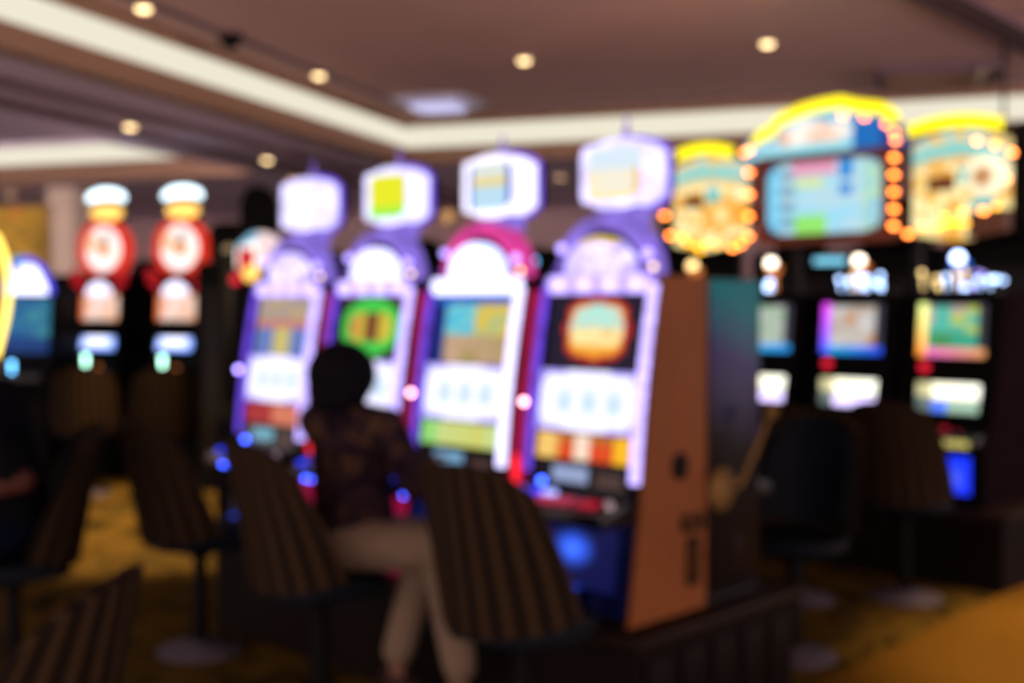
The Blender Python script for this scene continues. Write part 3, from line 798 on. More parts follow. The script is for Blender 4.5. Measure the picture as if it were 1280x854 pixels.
# blue arched header with stepped yellow neon
def hx(u): return -.54 + 1.08 * u
def htop(u):
    x = abs(u - .5) * 2
    return .09 + .19 * (1 - x ** 2.2)
def hdr(u, v):
    x = abs(u - .5) * 2
    if rr(u, v, .45, .42, .24, .24, 2) < 1: return mix((1.2, 1.15, 1.05), S(245, 180, 140), hashn(int(u * 14), int(v * 4), 5))
    if u > .70: return S(15, 110, 190) if u < .86 else S(20, 60, 140)
    if v < .25: return S(150, 225, 240)
    return mix(S(60, 185, 225), S(225, 245, 250), hashn(int(u * 9), int(v * 5), 2))
mm = MB(); mm.slab(lambda u, v: (hx(u), YS - .085, zz(2.45) + htop(u) * v), 30, 10, hdr, .10); hd = mm.build('header_panel', 'screen', sg, smooth=False)
pts = []
for (x, z) in ((-.47, 2.53), (-.42, 2.60), (-.33, 2.635), (-.28, 2.69), (-.12, 2.735), (.0, 2.75), (.14, 2.755), (.24, 2.72), (.40, 2.685), (.48, 2.64), (.51, 2.58)):
    pts.append((x, YS - .10, zz(z)))
mm = MB(); mm.tube(pts, .022, 12); mm.build('neon_arch', 'yellow_neon', hd)
mm = MB(); mm.tube([(a, b + .005, c - .04) for a, b, c in pts[1:-1]], .018, 12); mm.build('neon_arch', 'yellow_neon', hd)
bulbs = []
def bulb(x, z, mt='bulb_orange', r=.013, par=None, y=None):
    mm = MB(); mm.ball((x, YS - .115 if y is None else y, zz(z)), r, seg=12)
    mm.lathe([(r * .7, 0), (r * .8, .03)], (x, (YS - .115 if y is None else y) + r * .5, zz(z)), 'y', 10)
    mm.build('bulb', mt, par)
for x, z in ((.16, 2.65), (.30, 2.625), (.44, 2.57), (-.53, 2.49)):
    bulb(x, z, par=hd)
# wings
def wing(sgn):
    x0, x1 = (.47, 1.17) if sgn > 0 else (-1.17, -.47)
    def wf(u, v):
        i, j = int(u * 10), int(v * 11)
        h = hashn(i, j, 7 if sgn > 0 else 8)
        if v > .86: return mix(S(170, 225, 225), S(250, 205, 110), h)
        if .76 < v: return S(110, 215, 215)
        if v > .66: return mix(S(250, 185, 90), S(235, 225, 170), h * .8)
        if .46 < v < .60 and (.18 < u < .48): return S(110, 55, 20)
        if v > .52 and .55 < u < .75: return S(60, 200, 205) if v < .64 else S(240, 240, 215)
        if v < .22 and u > .62 and sgn > 0: return S(80, 40, 20)
        if h > .55: return mix((1.1, .85, .30), (1.25, 1.1, .62), hashn(i, j, 3))
        return mix(S(250, 165, 40), S(255, 205, 110), hashn(i, j, 9))
    def fw(u, v):
        zl = 1.87 + .10 * abs(u - .45) ; zh = 2.44 + .06 * sin(pi * u)
        return ((x0 + .11 if sgn > 0 else x0 + .04) + (x1 - x0 - .17) * u, YS - .05 - .03 * sin(pi * u), zz(zl + (zh - zl) * v))
    mm = MB(); mm.slab(fw, 22, 22, wf, .09); w = mm.build('wing_panel', 'screen', sg, smooth=False)
    pts = []
    for i in range(9):
        u = i / 8
        pts.append((x0 + .10 + (x1 - x0 - (.16 if sgn > 0 else .27)) * u, YS - .09, zz(2.515 + .05 * sin(pi * (u * .85 + .12)))))
    mm = MB(); mm.tube(pts, .022, 12); mm.build('neon_arch', 'yellow_neon', w)
    mm = MB(); mm.tube([(a, b, c - .035) for a, b, c in pts], .018, 12); mm.build('neon_arch', 'yellow_neon', w)
    if sgn > 0:
        mm = MB(); mm.lathe([(.02, -.05), (.10, -.045), (.115, -.02), (.115, .05), (.02, .055)], (1.02, YS - .07, zz(2.23)), 'y', 28); mm.build('round_medallion', 'medal', w)
        mm = MB(); mm.lathe([(.01, -.02), (.05, -.018), (.055, .0), (.01, .002)], (1.02, YS - .125, zz(2.22)), 'y', 20); mm.build('medallion_hub', 'medal_hub', w)
        mm = MB(); mm.box(.95, 1.08, YS - .12, YS - .09, zz(2.05), zz(2.10), .008); mm.build('teal_bar', 'teal_lit', w)
        bl = [(.49, 2.52), (.50, 2.47), (.49, 2.37), (.49, 2.27), (.49, 2.17), (.49, 2.07), (.49, 1.97), (.58, 1.92), (.67, 1.96), (.80, 2.01), (.90, 2.03), (.98, 2.42), (1.08, 2.39), (1.17, 2.34), (1.14, 2.20), (1.02, 2.03)]
        gold = [(.76, 1.955), (.80, 1.965), (.84, 1.97), (.88, 1.965), (.92, 1.965), (1.09, 2.05)]
    else:
        bl = [(-.50, 2.50), (-.50, 2.36), (-.50, 2.22), (-.50, 2.08), (-.50, 1.95), (-.62, 1.88), (-.56, 1.90), (-1.14, 2.36), (-1.17, 2.12), (-1.12, 1.98), (-1.02, 1.965)]
        gold = [(-.98, 1.925), (-.90, 1.90), (-.82, 1.915), (-.87, 1.87), (-.74, 1.9)]
    for x, z in bl: bulb(x, z, 'bulb_orange', .014, w)
    for x, z in gold: bulb(x, z, 'bulb_gold', .012, w)
    return w
wing(1); wing(-1)

p = at(1290, 215, 8.2)
t = thing('hanging_sign', 'unlit dark round sign hanging from the ceiling at the right edge', 'sign', (p.x, p.y, p.z), radians(-30))
mm = MB(); mm.lathe([(.02, -.07), (.30, -.07), (.335, -.05), (.335, .05), (.30, .07), (.02, .07)], (0, 0, 0), 'y', 36); mm.build('board', 'black', t)
mm = MB(); mm.lathe([(.315, -.085), (.345, -.085), (.345, -.06), (.315, -.06)], (0, 0, 0), 'y', 36); mm.build('rim', 'dark_metal', t)
for x in (-.2, .2):
    mm = MB(); mm.tube([(x, 0, .2), (x, 0, ZT - p.z)], .012, 10); mm.build('hanger', 'dark_metal', t)

# ------------------------------------------------------------------ wheel machines at left
WP = [Vector((-3.61, 10.62, 0)), Vector((-2.86, 10.37, 0))]
def wheel_machine(P, label):
    t = thing('wheel_slot_machine', label, 'slot machine', (P.x, P.y, 0), TH, 'red wheel slot machines')
    mm = MB(); mm.prism([(-.12, 1.78), (.3, 1.78), (.3, 0), (-.28, 0), (-.28, .72), (-.18, .95)], 'x', -.25, .25, .006); mm.build('cabinet', 'black', t, smooth=False)
    mm = MB(); mm.box(-.08, .08, .0, .12, 1.7, 2.4, .01); mm.build('mast', 'black', t)
    k = 36
    def ringo(r): return [(r * cos(2 * pi * i / k), 2.01 + r * sin(2 * pi * i / k)) for i in range(k)]
    mm = MB(); mm.ringprism(ringo(.26), ringo(.205), 'y', -.11, .0); wr = mm.build('wheel_rim', 'wheel_red', t)
    def wf(u, v):
        a = 2 * pi * u
        seg = int(u * 22)
        if v < .26: return S(235, 140, 70)
        if v < .33: return S(120, 100, 110)
        c = mix((1.15, 1.1, 1.15), (1.3, 1.15, 1.0), hashn(seg, 1))
        if .36 < u < .52: c = mix(c, S(255, 190, 130), .8)
        if .18 < u < .30 and v < .75: c = S(170, 150, 150)
        return c
    mm = MB(); mm.slab(lambda u, v: (.205 * (.02 + .98 * v) * cos(2 * pi * u), -.075, 2.01 + .205 * (.02 + .98 * v) * sin(2 * pi * u)), 44, 10, wf, -.02); mm.build('wheel_disc', 'screen', wr, smooth=False)
    mm = MB(); mm.lathe([(.01, -.03), (.045, -.025), (.055, .0)], (0, -.078, 2.01), 'y', 20); mm.build('wheel_hub', 'hub_orange', wr)
    mm = MB(); mm.ball((0, -.03, 2.335), .095, (1.75, .8, .75)); mm.build('orange_dome', 'dome_orange', t)
    mm = MB()
    pts = [(.175 * sin(a), -.04, 2.455 + .05 * cos(a)) for a in [radians(-80 + 160 * i / 12) for i in range(13)]]
    mm.tube(pts, [.03 + .018 * sin(pi * i / 12) for i in range(13)], 14); mm.ball(pts[0], .03, seg=14); mm.ball(pts[-1], .03, seg=14)
    mm.build('crown_light', 'crown_white', t)
    for sx in (-1, 1):
        for dx_, dz_ in ((.20, 1.77), (.25, 1.72), (.19, 1.67), (.27, 1.79)):
            mm = MB(); mm.ball((sx * dx_, -.15, dz_), .035, seg=14); mm.build('bulb', 'red_dim', t)
    mm = MB(); mm.slab(lambda u, v: (-.19 + .38 * u, -.165 + .02 * v, 1.38 + .22 * v), 18, 12, lambda u, v: mix(S(255, 185, 140), S(255, 235, 230), hashn(int(u * 6), int(v * 5), 2)) if u > .1 else S(250, 120, 60), .03); mm.build('top_screen', 'screen', t, smooth=False)
    mm = MB(); mm.slab(lambda u, v: (-.12 + .24 * u, -.17, 1.60 + .12 * v * sin(pi * (.12 + .76 * u))), 14, 5, lambda u, v: (1.5, 1.4, 1.8), .03); mm.build('arch_sign', 'screen', t, smooth=False)
    mm = MB(); mm.slab(lambda u, v: (-.165 + .33 * u, -.21 + .04 * v, 1.13 + .10 * v), 18, 6, lambda u, v: mix((1.7, 1.75, 2.3), (.25, .6, 1.9), max(abs(u - .5) * 2, 1 - v) ** 3), .03); mm.build('reel_window', 'screen', t, smooth=False)
    mm = MB(); mm.prism([(-.19, .99), (-.36, .95), (-.36, .90), (-.2, .88)], 'x', -.25, .25, .005); dk = mm.build('button_deck', 'black_gloss', t)
    mm = MB(); mm.lathe([(.014, .98), (.014, 1.03)], (-.05, -.28, 0)); mm.ball((-.05, -.28, 1.055), .020); mm.build('mint_lamp', 'mint', dk)
    mm = MB(); mm.ball((.10, -.30, .97), .02); mm.build('button', 'lamp_halo', dk)
    mm = MB(); mm.box(-.02, .13, -.295, -.28, .48, .54, .008); mm.build('belly_light', 'red_dim', t)
    return t
wheel_machine(WP[0], 'red wheel slot machine with white crown light, left of the pair beside the beige pillar')
wheel_machine(WP[1], 'red wheel slot machine with white crown light, right of the pair beside the dark cabinets')

# blue-topped machine and yellow-neon machine at the left edge
P = at(44, 383, 9.9)
t = thing('slot_machine', 'blue edged slot machine with white peaked top sign left of the wheel machines', 'slot machine', (P.x, P.y, 0), radians(-5))
mm = MB(); mm.prism([(-.1, 1.62), (.3, 1.62), (.3, 0), (-.28, 0), (-.28, .72), (-.18, .95)], 'x', -.22, .22, .006); mm.build('cabinet', 'black', t, smooth=False)
mm = MB(); mm.slab(lambda u, v: ((-.17 + .34 * u) * (1 - .65 * v), -.13, 1.60 + .24 * v), 12, 10, lambda u, v: (1.8, 1.8, 2.4), .06); ps = mm.build('peaked_sign', 'screen', t, smooth=False)
mm = MB(); mm.tube([(-.20, -.12, 1.60), (-.19, -.12, 1.68), (-.11, -.12, 1.83), (0, -.12, 1.89), (.11, -.12, 1.83), (.19, -.12, 1.68), (.20, -.12, 1.60)], .026, 10); mm.build('glow_outline', 'neon_blue', ps)
mm = MB(); mm.ball((-.15, .05, 1.86), .07, (1.2, .8, .9)); mm.build('teal_lamp', 'teal_lit', t)
mm = MB(); mm.slab(lambda u, v: (-.19 + .38 * u, -.18 + .06 * v, 1.12 + .45 * v), 12, 14, lambda u, v: mix(S(60, 140, 150), S(30, 90, 150), hashn(int(u * 4), int(v * 5), 3)) if v > .3 else S(20, 60, 120), .03); mm.build('top_screen', 'screen', t, smooth=False)
mm = MB(); mm.prism([(-.19, 1.0), (-.36, .95), (-.36, .90), (-.2, .88)], 'x', -.22, .22, .005); dk = mm.build('button_deck', 'black_gloss', t)
mm = MB(); mm.lathe([(.012, .96), (.012, 1.0)], (-.05, -.3, 0)); mm.ball((-.05, -.3, 1.03), .019); mm.build('cyan_lamp', 'cyan_ball', dk)

P = at(-66, 383, 6.6)
t = thing('slot_machine', 'slot machine edged with a tall yellow neon tube, cut by the left edge', 'slot machine', (P.x, P.y, 0), radians(25))
mm = MB(); mm.prism([(-.12, 1.8), (.3, 1.8), (.3, 0), (-.28, 0), (-.28, .75), (-.2, .95)], 'x', -.26, .24, .006); mm.build('cabinet', 'black', t, smooth=False)
for sx in (-1, 1):
    mm = MB(); mm.tube([(sx * (.24 + .07 * sin(pi * (i / 14) ** .8)), -.17 - .03 * sin(pi * i / 14), 1.90 - .68 * i / 14) for i in range(15)], .018, 12); mm.build('neon_tube', 'cream_neon', t)
mm = MB(); mm.slab(lambda u, v: (-.2 + .4 * u, -.19 + .05 * v, 1.2 + .55 * v), 8, 8, lambda u, v: S(120, 60, 30), .02); mm.build('top_screen', 'screen', t, smooth=False)
mm = MB(); mm.prism([(-.19, .97), (-.4, .93), (-.4, .88), (-.2, .86)], 'x', -.25, .24, .005); mm.build('button_deck', 'black_gloss', t)

# dark, unlit cabinets behind (backs of other banks) and a red machine
def dark_cabinet(px, Y, w, ztop, label, rz, round_top=False):
    P = at(px, 383, Y)
    t = thing('slot_machine', label, 'slot machine', (P.x, P.y, 0), rz, 'dark backs of slot machines')
    mm = MB(); mm.prism([(-.22, ztop - .35), (-.16, ztop - .3), (.2, ztop - .3), (.3, .9), (.34, .7), (.3, 0), (-.22, 0)], 'x', -w / 2, w / 2, .01); mm.build('cabinet', 'black', t, smooth=False)
    mm = MB()
    if round_top: mm.prism(sup(w * .62, .5, 2.6, 28, 0, ztop - .12), 'y', -.06, .08, .01)
    else: mm.prism(sup(w * .8, .36, 5, 28, 0, ztop - .15), 'y', -.06, .08, .01)
    mm.build('topper', 'black', t)
    mm = MB(); mm.box(-w * .36, w * .36, -.235, -.218, .3, ztop - .5, .006); dr = mm.build('back_door', 'dark_metal', t)
    mm = MB(); mm.lathe([(.02, -.02), (.02, .0)], (w * .3, -.235, 1.0), 'y', 14); mm.build('lock', 'chrome', dr)
    return t
dark_cabinet(290, 9.75, .42, 2.16, 'black back of a slot machine with a square topper right of the wheel machines', radians(-10))
dark_cabinet(324, 8.6, .40, 2.24, 'black back of a slot machine with a round topper left of the violet machines', radians(-10), True)
for i, (px, Y, zt, lab) in enumerate(((75, 12.4, 1.8, 'black back of a slot machine in the gap before the beige pillar'), (185, 12.2, 1.85, 'black back of a slot machine between the two wheel machines'),
                                     (255, 11.8, 1.9, 'black back of a slot machine just right of the second wheel'), (415, 10.5, 1.95, 'black back of a slot machine behind the two far violet machines'),
                                     (530, 10.2, 1.95, 'black back of a slot machine behind the green screen machine'), (672, 9.8, 1.95, 'black back of a slot machine with a blue lamp behind the red lamp of the crimson strip'),
                                     (870, 9.5, 2.25, 'black back of a slot machine above the orange sided cabinet'), (1000, 9.3, 2.22, 'black back of a slot machine with cyan lamps below the sign screen'),
                                     (1120, 9.1, 2.25, 'black back of a slot machine between the two right lamp crowns'), (1245, 8.9, 2.3, 'black back of a slot machine with a bulb cluster at the far right edge'))):
    t = dark_cabinet(px, Y, .62 if i < 3 else (.56 if i < 6 else .70), zt, lab, radians(-18), i % 3 == 1)
    if i == 5:
        mm = MB(); mm.ball((-.02, -.06, 1.87), .035, seg=14); mm.build('blue_lamp', 'cyan_dim', t)
    if i == 7:
        mm = MB(); mm.ball((-.03, -.26, 1.895), .022, seg=14); mm.build('blue_lamp', 'cyan_dim', t)
        mm = MB(); mm.box(.12, .35, -.26, -.235, 1.82, 1.87, .006); mm.build('light_bar', 'cyan_bar', t)
    if i == 9:
        for bx, bz in clus(8, 12, -.20, .12, 1.58, 1.76):
            mm = MB(); mm.ball((bx, -.30, bz), .017, seg=12); mm.tube([(bx, -.29, bz), (bx, -.215, bz)], .005, 6); mm.build('bulb', 'bulb_ice' if bx > -.1 else 'ball_lilac', t)
P = at(338, 383, 7.4)
t = thing('slot_machine', 'red lit slot machine peeking out left of the farthest violet machine', 'slot machine', (P.x, P.y, 0), radians(-30))
mm = MB(); mm.prism([(-.1, 1.7), (.25, 1.7), (.25, 0), (-.28, 0), (-.28, .8), (-.18, .95)], 'x', -.2, .2, .006); mm.build('cabinet', 'black', t, smooth=False)
mm = MB(); mm.slab(lambda u, v: (-.17 + .36 * u, -.12, 1.74 + .22 * v * (.6 + .4 * sin(pi * u))), 10, 8, lambda u, v: (S(140, 200, 230) if v > .8 else (1.5, 1.35, 1.2)) if u < .5 else S(245, 215, 215, 1.1), .05); mm.build('top_sign', 'screen', t, smooth=False)
mm = MB(); mm.ball((-.03, -.14, 1.70), .05); mm.build('orange_lamp', 'dome_orange', t)
pt = at(320, 347, 7.3)
mm = MB(); mm.ball((-.13, -.17, 1.665), .03); mm.build('red_lamp', 'ball_red', t)
mm = MB(); mm.box(-.15, -.02, -.125, -.1, 1.70, 1.86, .01); mm.build('red_panel', 'redlit', t)

# far pillar, gold sign, blobs of lit fixtures on the back wall
p = at(90, 383, 14.6)
m = MB(); m.box(-.16, .16, -.16, .16, 0, ZS, .01); m.box(-.2, .2, -.2, .2, 0, .3, .01); m.box(-.2, .2, -.2, .2, ZS - .2, ZS, .01)
o = m.build('pillar', 'beige', None); o.location = (p.x, p.y, 0); o.rotation_euler = (0, 0, TH); struct(o)
p = at(28, 290, 15.2)
t = thing('wall_sign', 'gold mosaic backlit sign on the far wall at the left edge', 'sign', (p.x, p.y, 0), TH)
mm = MB(); mm.slab(lambda u, v: (-.75 + 1.2 * u, 0, 1.95 + .82 * v), 12, 10, lambda u, v: mix(S(120, 85, 25), S(185, 130, 40), hashn(int(u * 8), int(v * 6), 4)) if hashn(int(u * 8), int(v * 6), 9) > .12 else S(200, 110, 40), .05); mm.build('panel', 'screen', t, smooth=False)
mm = MB(); mm.ringprism(sup(1.28, .90, 20, 40, -.15, 2.36), sup(1.2, .82, 20, 40, -.15, 2.36), 'y', -.03, .06); mm.build('frame', 'fascia', t)
mm = MB()
for x in (-.6, .3): mm.box(x - .03, x + .03, .0, .05, 0, 1.93)
mm.build('legs', 'dark_metal', t, smooth=False).name = 'leg'

# small wall lamps on far wall
for px, py, lab in ((252, 395, None), (610, 292, 'small amber wall lamp on the far wall between the middle toppers'), (563, 273, 'small pale wall lamp on the far wall right of the yellow topper'),
                    (442, 262, 'small amber wall lamp on the far wall between the first two toppers'), (865, 330, 'small amber wall lamp low above the orange sided cabinet'),
                    (1215, 310, 'small amber wall lamp right of the gold bulb row'), (1247, 325, 'small amber wall lamp at the right edge below the sign')):
    if lab is None: continue
    Y = 16.0
    # point on the back wall
    pv = at(px, py, 1.0); s_ = (WB1 - .06) / (pv.x * e2.x + pv.y * e2.y)
    w = Vector((pv.x * s_, pv.y * s_, 1.5 + (pv.z - 1.5) * s_))
    t = thing('wall_lamp', lab, 'wall lamp', (w.x, w.y, w.z), TH, 'amber wall lamps')
    mm = MB(); mm.box(-.05, .05, .0, .06, -.08, .08, .01); mm.build('back_plate', 'brass', t)
    mm = MB(); mm.lathe([(.03, -.09), (.08, .0), (.10, .10)], (0, -.10, 0), 'z', 18); mm.build('lamp_shade', 'sconce', t)

# ------------------------------------------------------------------ chairs
def shell(mm, r, h0, h1, th0, thick, top_arch, y0, flip=False, lean=.10, W=1.0):
    """curved chair back; returns faces with UV along the curve"""
    uvl = mm.bm.loops.layers.uv.new('UVMap')
    nu, nv = 22, 12
    def pt(i, j, rr_):
        v = j / nv
        a = th0 * (2 * i / nu - 1) * (1.16 - .34 * v ** 1.4)
        u = 2 * i / nu - 1
        top = h1 - top_arch * u * u * abs(u) ** .6
        bot = h0 + .05 * u * u
        z = bot + (top - bot) * v
        narrow = .95 + .05 * v
        return Vector((rr_ * sin(a) * narrow * W, y0 + (r - rr_ * cos(a)) * .95 - lean * v, z))
    grids = []
    for rr_ in (r, r - thick):
        grids.append([[mm.bm.verts.new(pt(i, j, rr_)) for j in range(nv + 1)] for i in range(nu + 1)])
    def uvs(f, idx):
        for l, (i, j) in zip(f.loops, idx): l[uvl].uv = (i / nu, j / nv)
    A, B = grids
    for i in range(nu):
        for j in range(nv):
            ix = [(i, j), (i + 1, j), (i + 1, j + 1), (i, j + 1)]
            uvs(mm.bm.faces.new([A[a][b] for a, b in ix]), ix)
            ix2 = ix[::-1]
            uvs(mm.bm.faces.new([B[a][b] for a, b in ix2]), ix2)
    for i in range(nu):
        for j, sgn in ((0, 1), (nv, -1)):
            q = [A[i + 1][j], A[i][j], B[i][j], B[i + 1][j]]; ix = [(i + 1, j), (i, j), (i, j), (i + 1, j)]
            if sgn < 0: q = q[::-1]; ix = ix[::-1]
            uvs(mm.bm.faces.new(q), ix)
    for j in range(nv):
        for i, sgn in ((0, 1), (nu, -1)):
            q = [A[i][j], A[i][j + 1], B[i][j + 1], B[i][j]]; ix = [(i, j), (i, j + 1), (i, j + 1), (i, j)]
            if sgn < 0: q = q[::-1]; ix = ix[::-1]
            uvs(mm.bm.faces.new(q), ix)
    bmesh.ops.recalc_face_normals(mm.bm, faces=mm.bm.faces[:])

def make_chair():
    """slot stool: local +y is the way it faces, origin on the floor under the seat"""
    t = thing('slot_chair', 'x', 'chair')
    mm = MB(); mm.lathe([(.185, 0), (.19, .008), (.18, .018), (.06, .034), (.04, .05)], seg=36); mm.build('base_plate', 'base_metal', t)
    mm = MB(); mm.lathe([(.034, .045), (.032, .30), (.028, .31), (.028, .46)], seg=18); mm.build('column', 'black', t)
    mm = MB(); mm.lathe([(.05, .42), (.12, .462), (.12, .47), (.02, .47)], seg=20); mm.build('seat_plate', 'black', t)
    mm = MB(); mm.prism(sup(.44, .42, 3.2, 36), 'z', .472, .53, .018); mm.build('seat', 'navy', t)
    mm = MB(); shell(mm, .285, .50, 1.035, radians(66), .035, .085, -.245); b = mm.build('back_shell', 'stripe', t)
    mm = MB(); shell(mm, .247, .55, 1.01, radians(58), .028, .075, -.206); mm.build('back_cushion', 'navy', t)
    return t
def dup(root, loc, rz, label, group=None):
    r = root.copy(); COL.objects.link(r); r.location = loc; r.rotation_euler = (0, 0, rz); r['label'] = label
    if group: r['group'] = group
    for ch in root.children:
        c = ch.copy(); COL.objects.link(c); c.parent = r
    return r
def facing(fx, fy_): return math.atan2(-fx, fy_)
CH = [
    ((-.70, 4.265), (.78, .62), 'striped chair with the cream trousered person sitting on it'),
    ((.03, 3.735), (.62, .78), 'empty striped chair at the near end of the violet machines'),
    ((-1.355, 5.10), (.74, .67), 'empty striped chair on a pale disc base, standing before the patterned yellow carpet'),
    ((-1.0, 2.05), (-1, .02), 'striped chair in the left foreground corner, only its back showing'),
    ((-1.93, 4.54), (-.90, -.43), 'chair holding the black shirted person at the left edge'),
    ((1.20, 5.02), (-.55, -.835), 'chair turned to show its dark navy inner back, right of the pull handle'),
    ((1.47, 6.02), (.62, .78), 'striped chair right behind the turned navy chair'),
    ((2.02, 6.04), (.62, .78), 'striped chair in front of the blue belly lit machine at right'),
    ((-3.38, 9.35), (-.28, .96), 'far brown chair before the left wheel machine'),
    ((-2.70, 9.15), (-.28, .96), 'far brown chair before the right wheel machine'),
]
ch0 = make_chair()
for i, ((x, y), fc, lab) in enumerate(CH):
    if i == 0:
        ch0.location = (x, y, 0); ch0.rotation_euler = (0, 0, facing(*fc)); ch0['label'] = lab; ch0['group'] = 'striped slot chairs'
    else:
        dup(ch0, (x, y, 0.004 if i in () else 0), facing(*fc), lab, 'striped slot chairs')

# ------------------------------------------------------------------ people
def fuse(mm, name, mat, parent, voxel=.008, smooth=4):
    """one continuous skin: fuse the overlapping volumes"""
    me = bpy.data.meshes.new(name); mm.bm.to_mesh(me); mm.bm.free()
    tmp = bpy.data.objects.new(name + '_tmp', me); COL.objects.link(tmp)
    r = tmp.modifiers.new('r', 'REMESH'); r.mode = 'VOXEL'; r.voxel_size = voxel; r.use_smooth_shade = True
    s_ = tmp.modifiers.new('s', 'SMOOTH'); s_.iterations = smooth; s_.factor = .5
    dg = bpy.context.evaluated_depsgraph_get()
    out = bpy.data.meshes.new_from_object(tmp.evaluated_get(dg))
    bpy.data.objects.remove(tmp); bpy.data.meshes.remove(me)
    out.name = name; out.materials.clear(); out.materials.append(M[mat])
    out.polygons.foreach_set('use_smooth', [True] * len(out.polygons))
    o = bpy.data.objects.new(name, out); COL.objects.link(o)
    if parent is not None: o.parent = parent
    return o
def hand(mm, wrist, fwd, up, side, s=1.0, curl=.5):
    """palm + 4 fingers + thumb; side = direction of the thumb"""
    w = Vector(wrist); f_ = Vector(fwd).normalized(); u_ = Vector(up).normalized(); sd = Vector(side).normalized()
    mm.capsule(w, .022 * s, w + f_ * .03 * s, .024 * s, 12)
    for k in range(4):
        o = (1.5 - k) * .019 * s
        b = w + f_ * .085 * s + sd * o
        mm.capsule(w + f_ * .02 * s + sd * o * .7, .015 * s, b, .0125 * s, 10)
        L = (.068, .076, .070, .055)[k] * s
        p1 = b + (f_ * cos(curl * .5) - u_ * sin(curl * .5)) * L * .45
        p2 = p1 + (f_ * cos(curl) - u_ * sin(curl)) * L * .32
        p3 = p2 + (f_ * cos(curl * 1.5) - u_ * sin(curl * 1.5)) * L * .25
        mm.capsule(b, .0095 * s, p1, .009 * s, 10); mm.capsule(p1, .009 * s, p2, .0085 * s, 10); mm.capsule(p2, .0085 * s, p3, .0075 * s, 10)
    t0 = w + f_ * .025 * s + sd * .022 * s
    t1 = t0 + (f_ * .6 + sd * .75).normalized() * .042 * s - u_ * .006
    t2 = t1 + (f_ * .9 + sd * .3).normalized() * .032 * s - u_ * .008
    mm.capsule(t0, .013 * s, t1, .011 * s, 10); mm.capsule(t1, .011 * s, t2, .009 * s, 10)
def head(mm, c, f_, s=1.0):
    """skull, jaw, nose, lips, ears, brow about centre c facing f_"""
    c = Vector(c); f_ = Vector(f_).normalized(); rt = Vector((f_.y, -f_.x, 0)).normalized(); up = rt.cross(f_).normalized()
    R = Matrix((rt, f_, up)).transposed()
    P = lambda x, y, z: c + R @ Vector((x, y, z)) * s
    mm.ball(P(0, -.01, .025), .088 * s, (.88, 1.08, 1.0), 20, R)
    mm.ball(P(0, .025, -.045), .062 * s, (.95, .95, 1.0), 18, R)
    mm.ball(P(0, .062, -.085), .024 * s, (1.1, .8, .8), 14, R)
    mm.capsule(P(0, .082, .005), .009 * s, P(0, .102, -.028), .014 * s, 10)
    mm.capsule(P(-.020, .085, -.058), .007 * s, P(.020, .085, -.058), .007 * s, 8)
    mm.capsule(P(-.04, .078, .022), .009 * s, P(.04, .078, .022), .009 * s, 8)
    for q in (-1, 1):
        mm.ball(P(q * .08, -.005, -.015), .026 * s, (.35, .8, 1.15), 12, R)
        mm.ball(P(q * .045, .055, -.028), .024 * s, (1, .8, 1), 12, R)
    return P, R

def V(*a): return Vector(a)
# --- seated person in patterned jacket
t = thing('person', 'seated person with dark hair, patterned brown jacket and cream trousers', 'person', (-.60, 4.36, 0))
O = V(-.60, 4.36, 0)
def L_(p): return Vector(p) - O
hipR, hipL = V(-.60, 4.27, .635), V(-.55, 4.43, .635)
knR, knL = V(-.255, 4.165, .64), V(-.30, 4.28, .645)
anR, anL = V(-.185, 4.13, .205), V(-.42, 4.325, .20)
fL = V(.93, -.36, 0).normalized()
waist, chest, neckb = V(-.585, 4.36, .80), V(-.60, 4.375, 1.0), V(-.605, 4.385, 1.115)
headc = V(-.615, 4.40, 1.22); hf = V(.62, .78, -.12)
shR, shL = V(-.455, 4.285, 1.065), V(-.745, 4.475, 1.065)
elR, elL = V(-.345, 4.215, .86), V(-.675, 4.62, .88)
wrR, wrL = V(-.305, 4.31, .935), V(-.53, 4.62, .93)
mm = MB()
mm.capsule(L_(hipR), .085, L_(knR), .055); mm.capsule(L_(hipL), .085, L_(knL), .055)
for kn, an in ((knR, anR), (knL, anL)):
    mid = kn.lerp(an, .35); mm.capsule(L_(kn), .052, L_(mid), .05); mm.capsule(L_(mid), .05, L_(an), .034)
    hl = V(an.x, an.y, an.z - .055); tip = V(an.x, an.y, .04) + fL * .12; mm.capsule(L_(hl) - fL * .02, .028, L_(tip), .022); mm.capsule(L_(an), .034, L_(hl), .03)
mm.ball(L_((hipR + hipL) / 2), .12, (1.1, 1.1, .8)); mm.capsule(L_((hipR + hipL) / 2), .098, L_(waist), .105)
mm.capsule(L_(waist), .105, L_(chest), .12); mm.capsule(L_(chest), .115, L_(neckb), .06); mm.capsule(L_(neckb), .05, L_(headc) - V(0, 0, .05), .046)
for sh, el, wr in ((shR, elR, wrR), (shL, elL, wrL)):
    mm.capsule(L_(neckb) - V(0, 0, .03), .055, L_(sh), .048); mm.capsule(L_(chest), .08, L_(sh), .05); mm.capsule(L_(sh), .046, L_(el), .036); mm.capsule(L_(el), .036, L_(wr), .024)
fw = V(.6, .8, -.12)
hand(mm, L_(wrR), V(.25, .95, .02), V(0, 0, 1), V(-.95, .25, 0), .92, .3); hand(mm, L_(wrL), V(.85, .05, .02), V(0, 0, 1), V(.05, -.95, 0), .92, .3)
P_, R_ = head(mm, L_(headc), hf)
body = fuse(mm, 'body', 'skin', t, .0065, 3)
for q in (-1, 1):
    mm = MB(); mm.ball(P_(q * .033, .078, .004), .012); mm.build('eye', 'eye', body)
mm = MB(); mm.ball(P_(0, -.032, .025), .125, (1.1, 1.0, 1.0), 24, R_); mm.ball(P_(0, -.062, -.035), .105, (1.15, .75, 1.0), 20, R_)
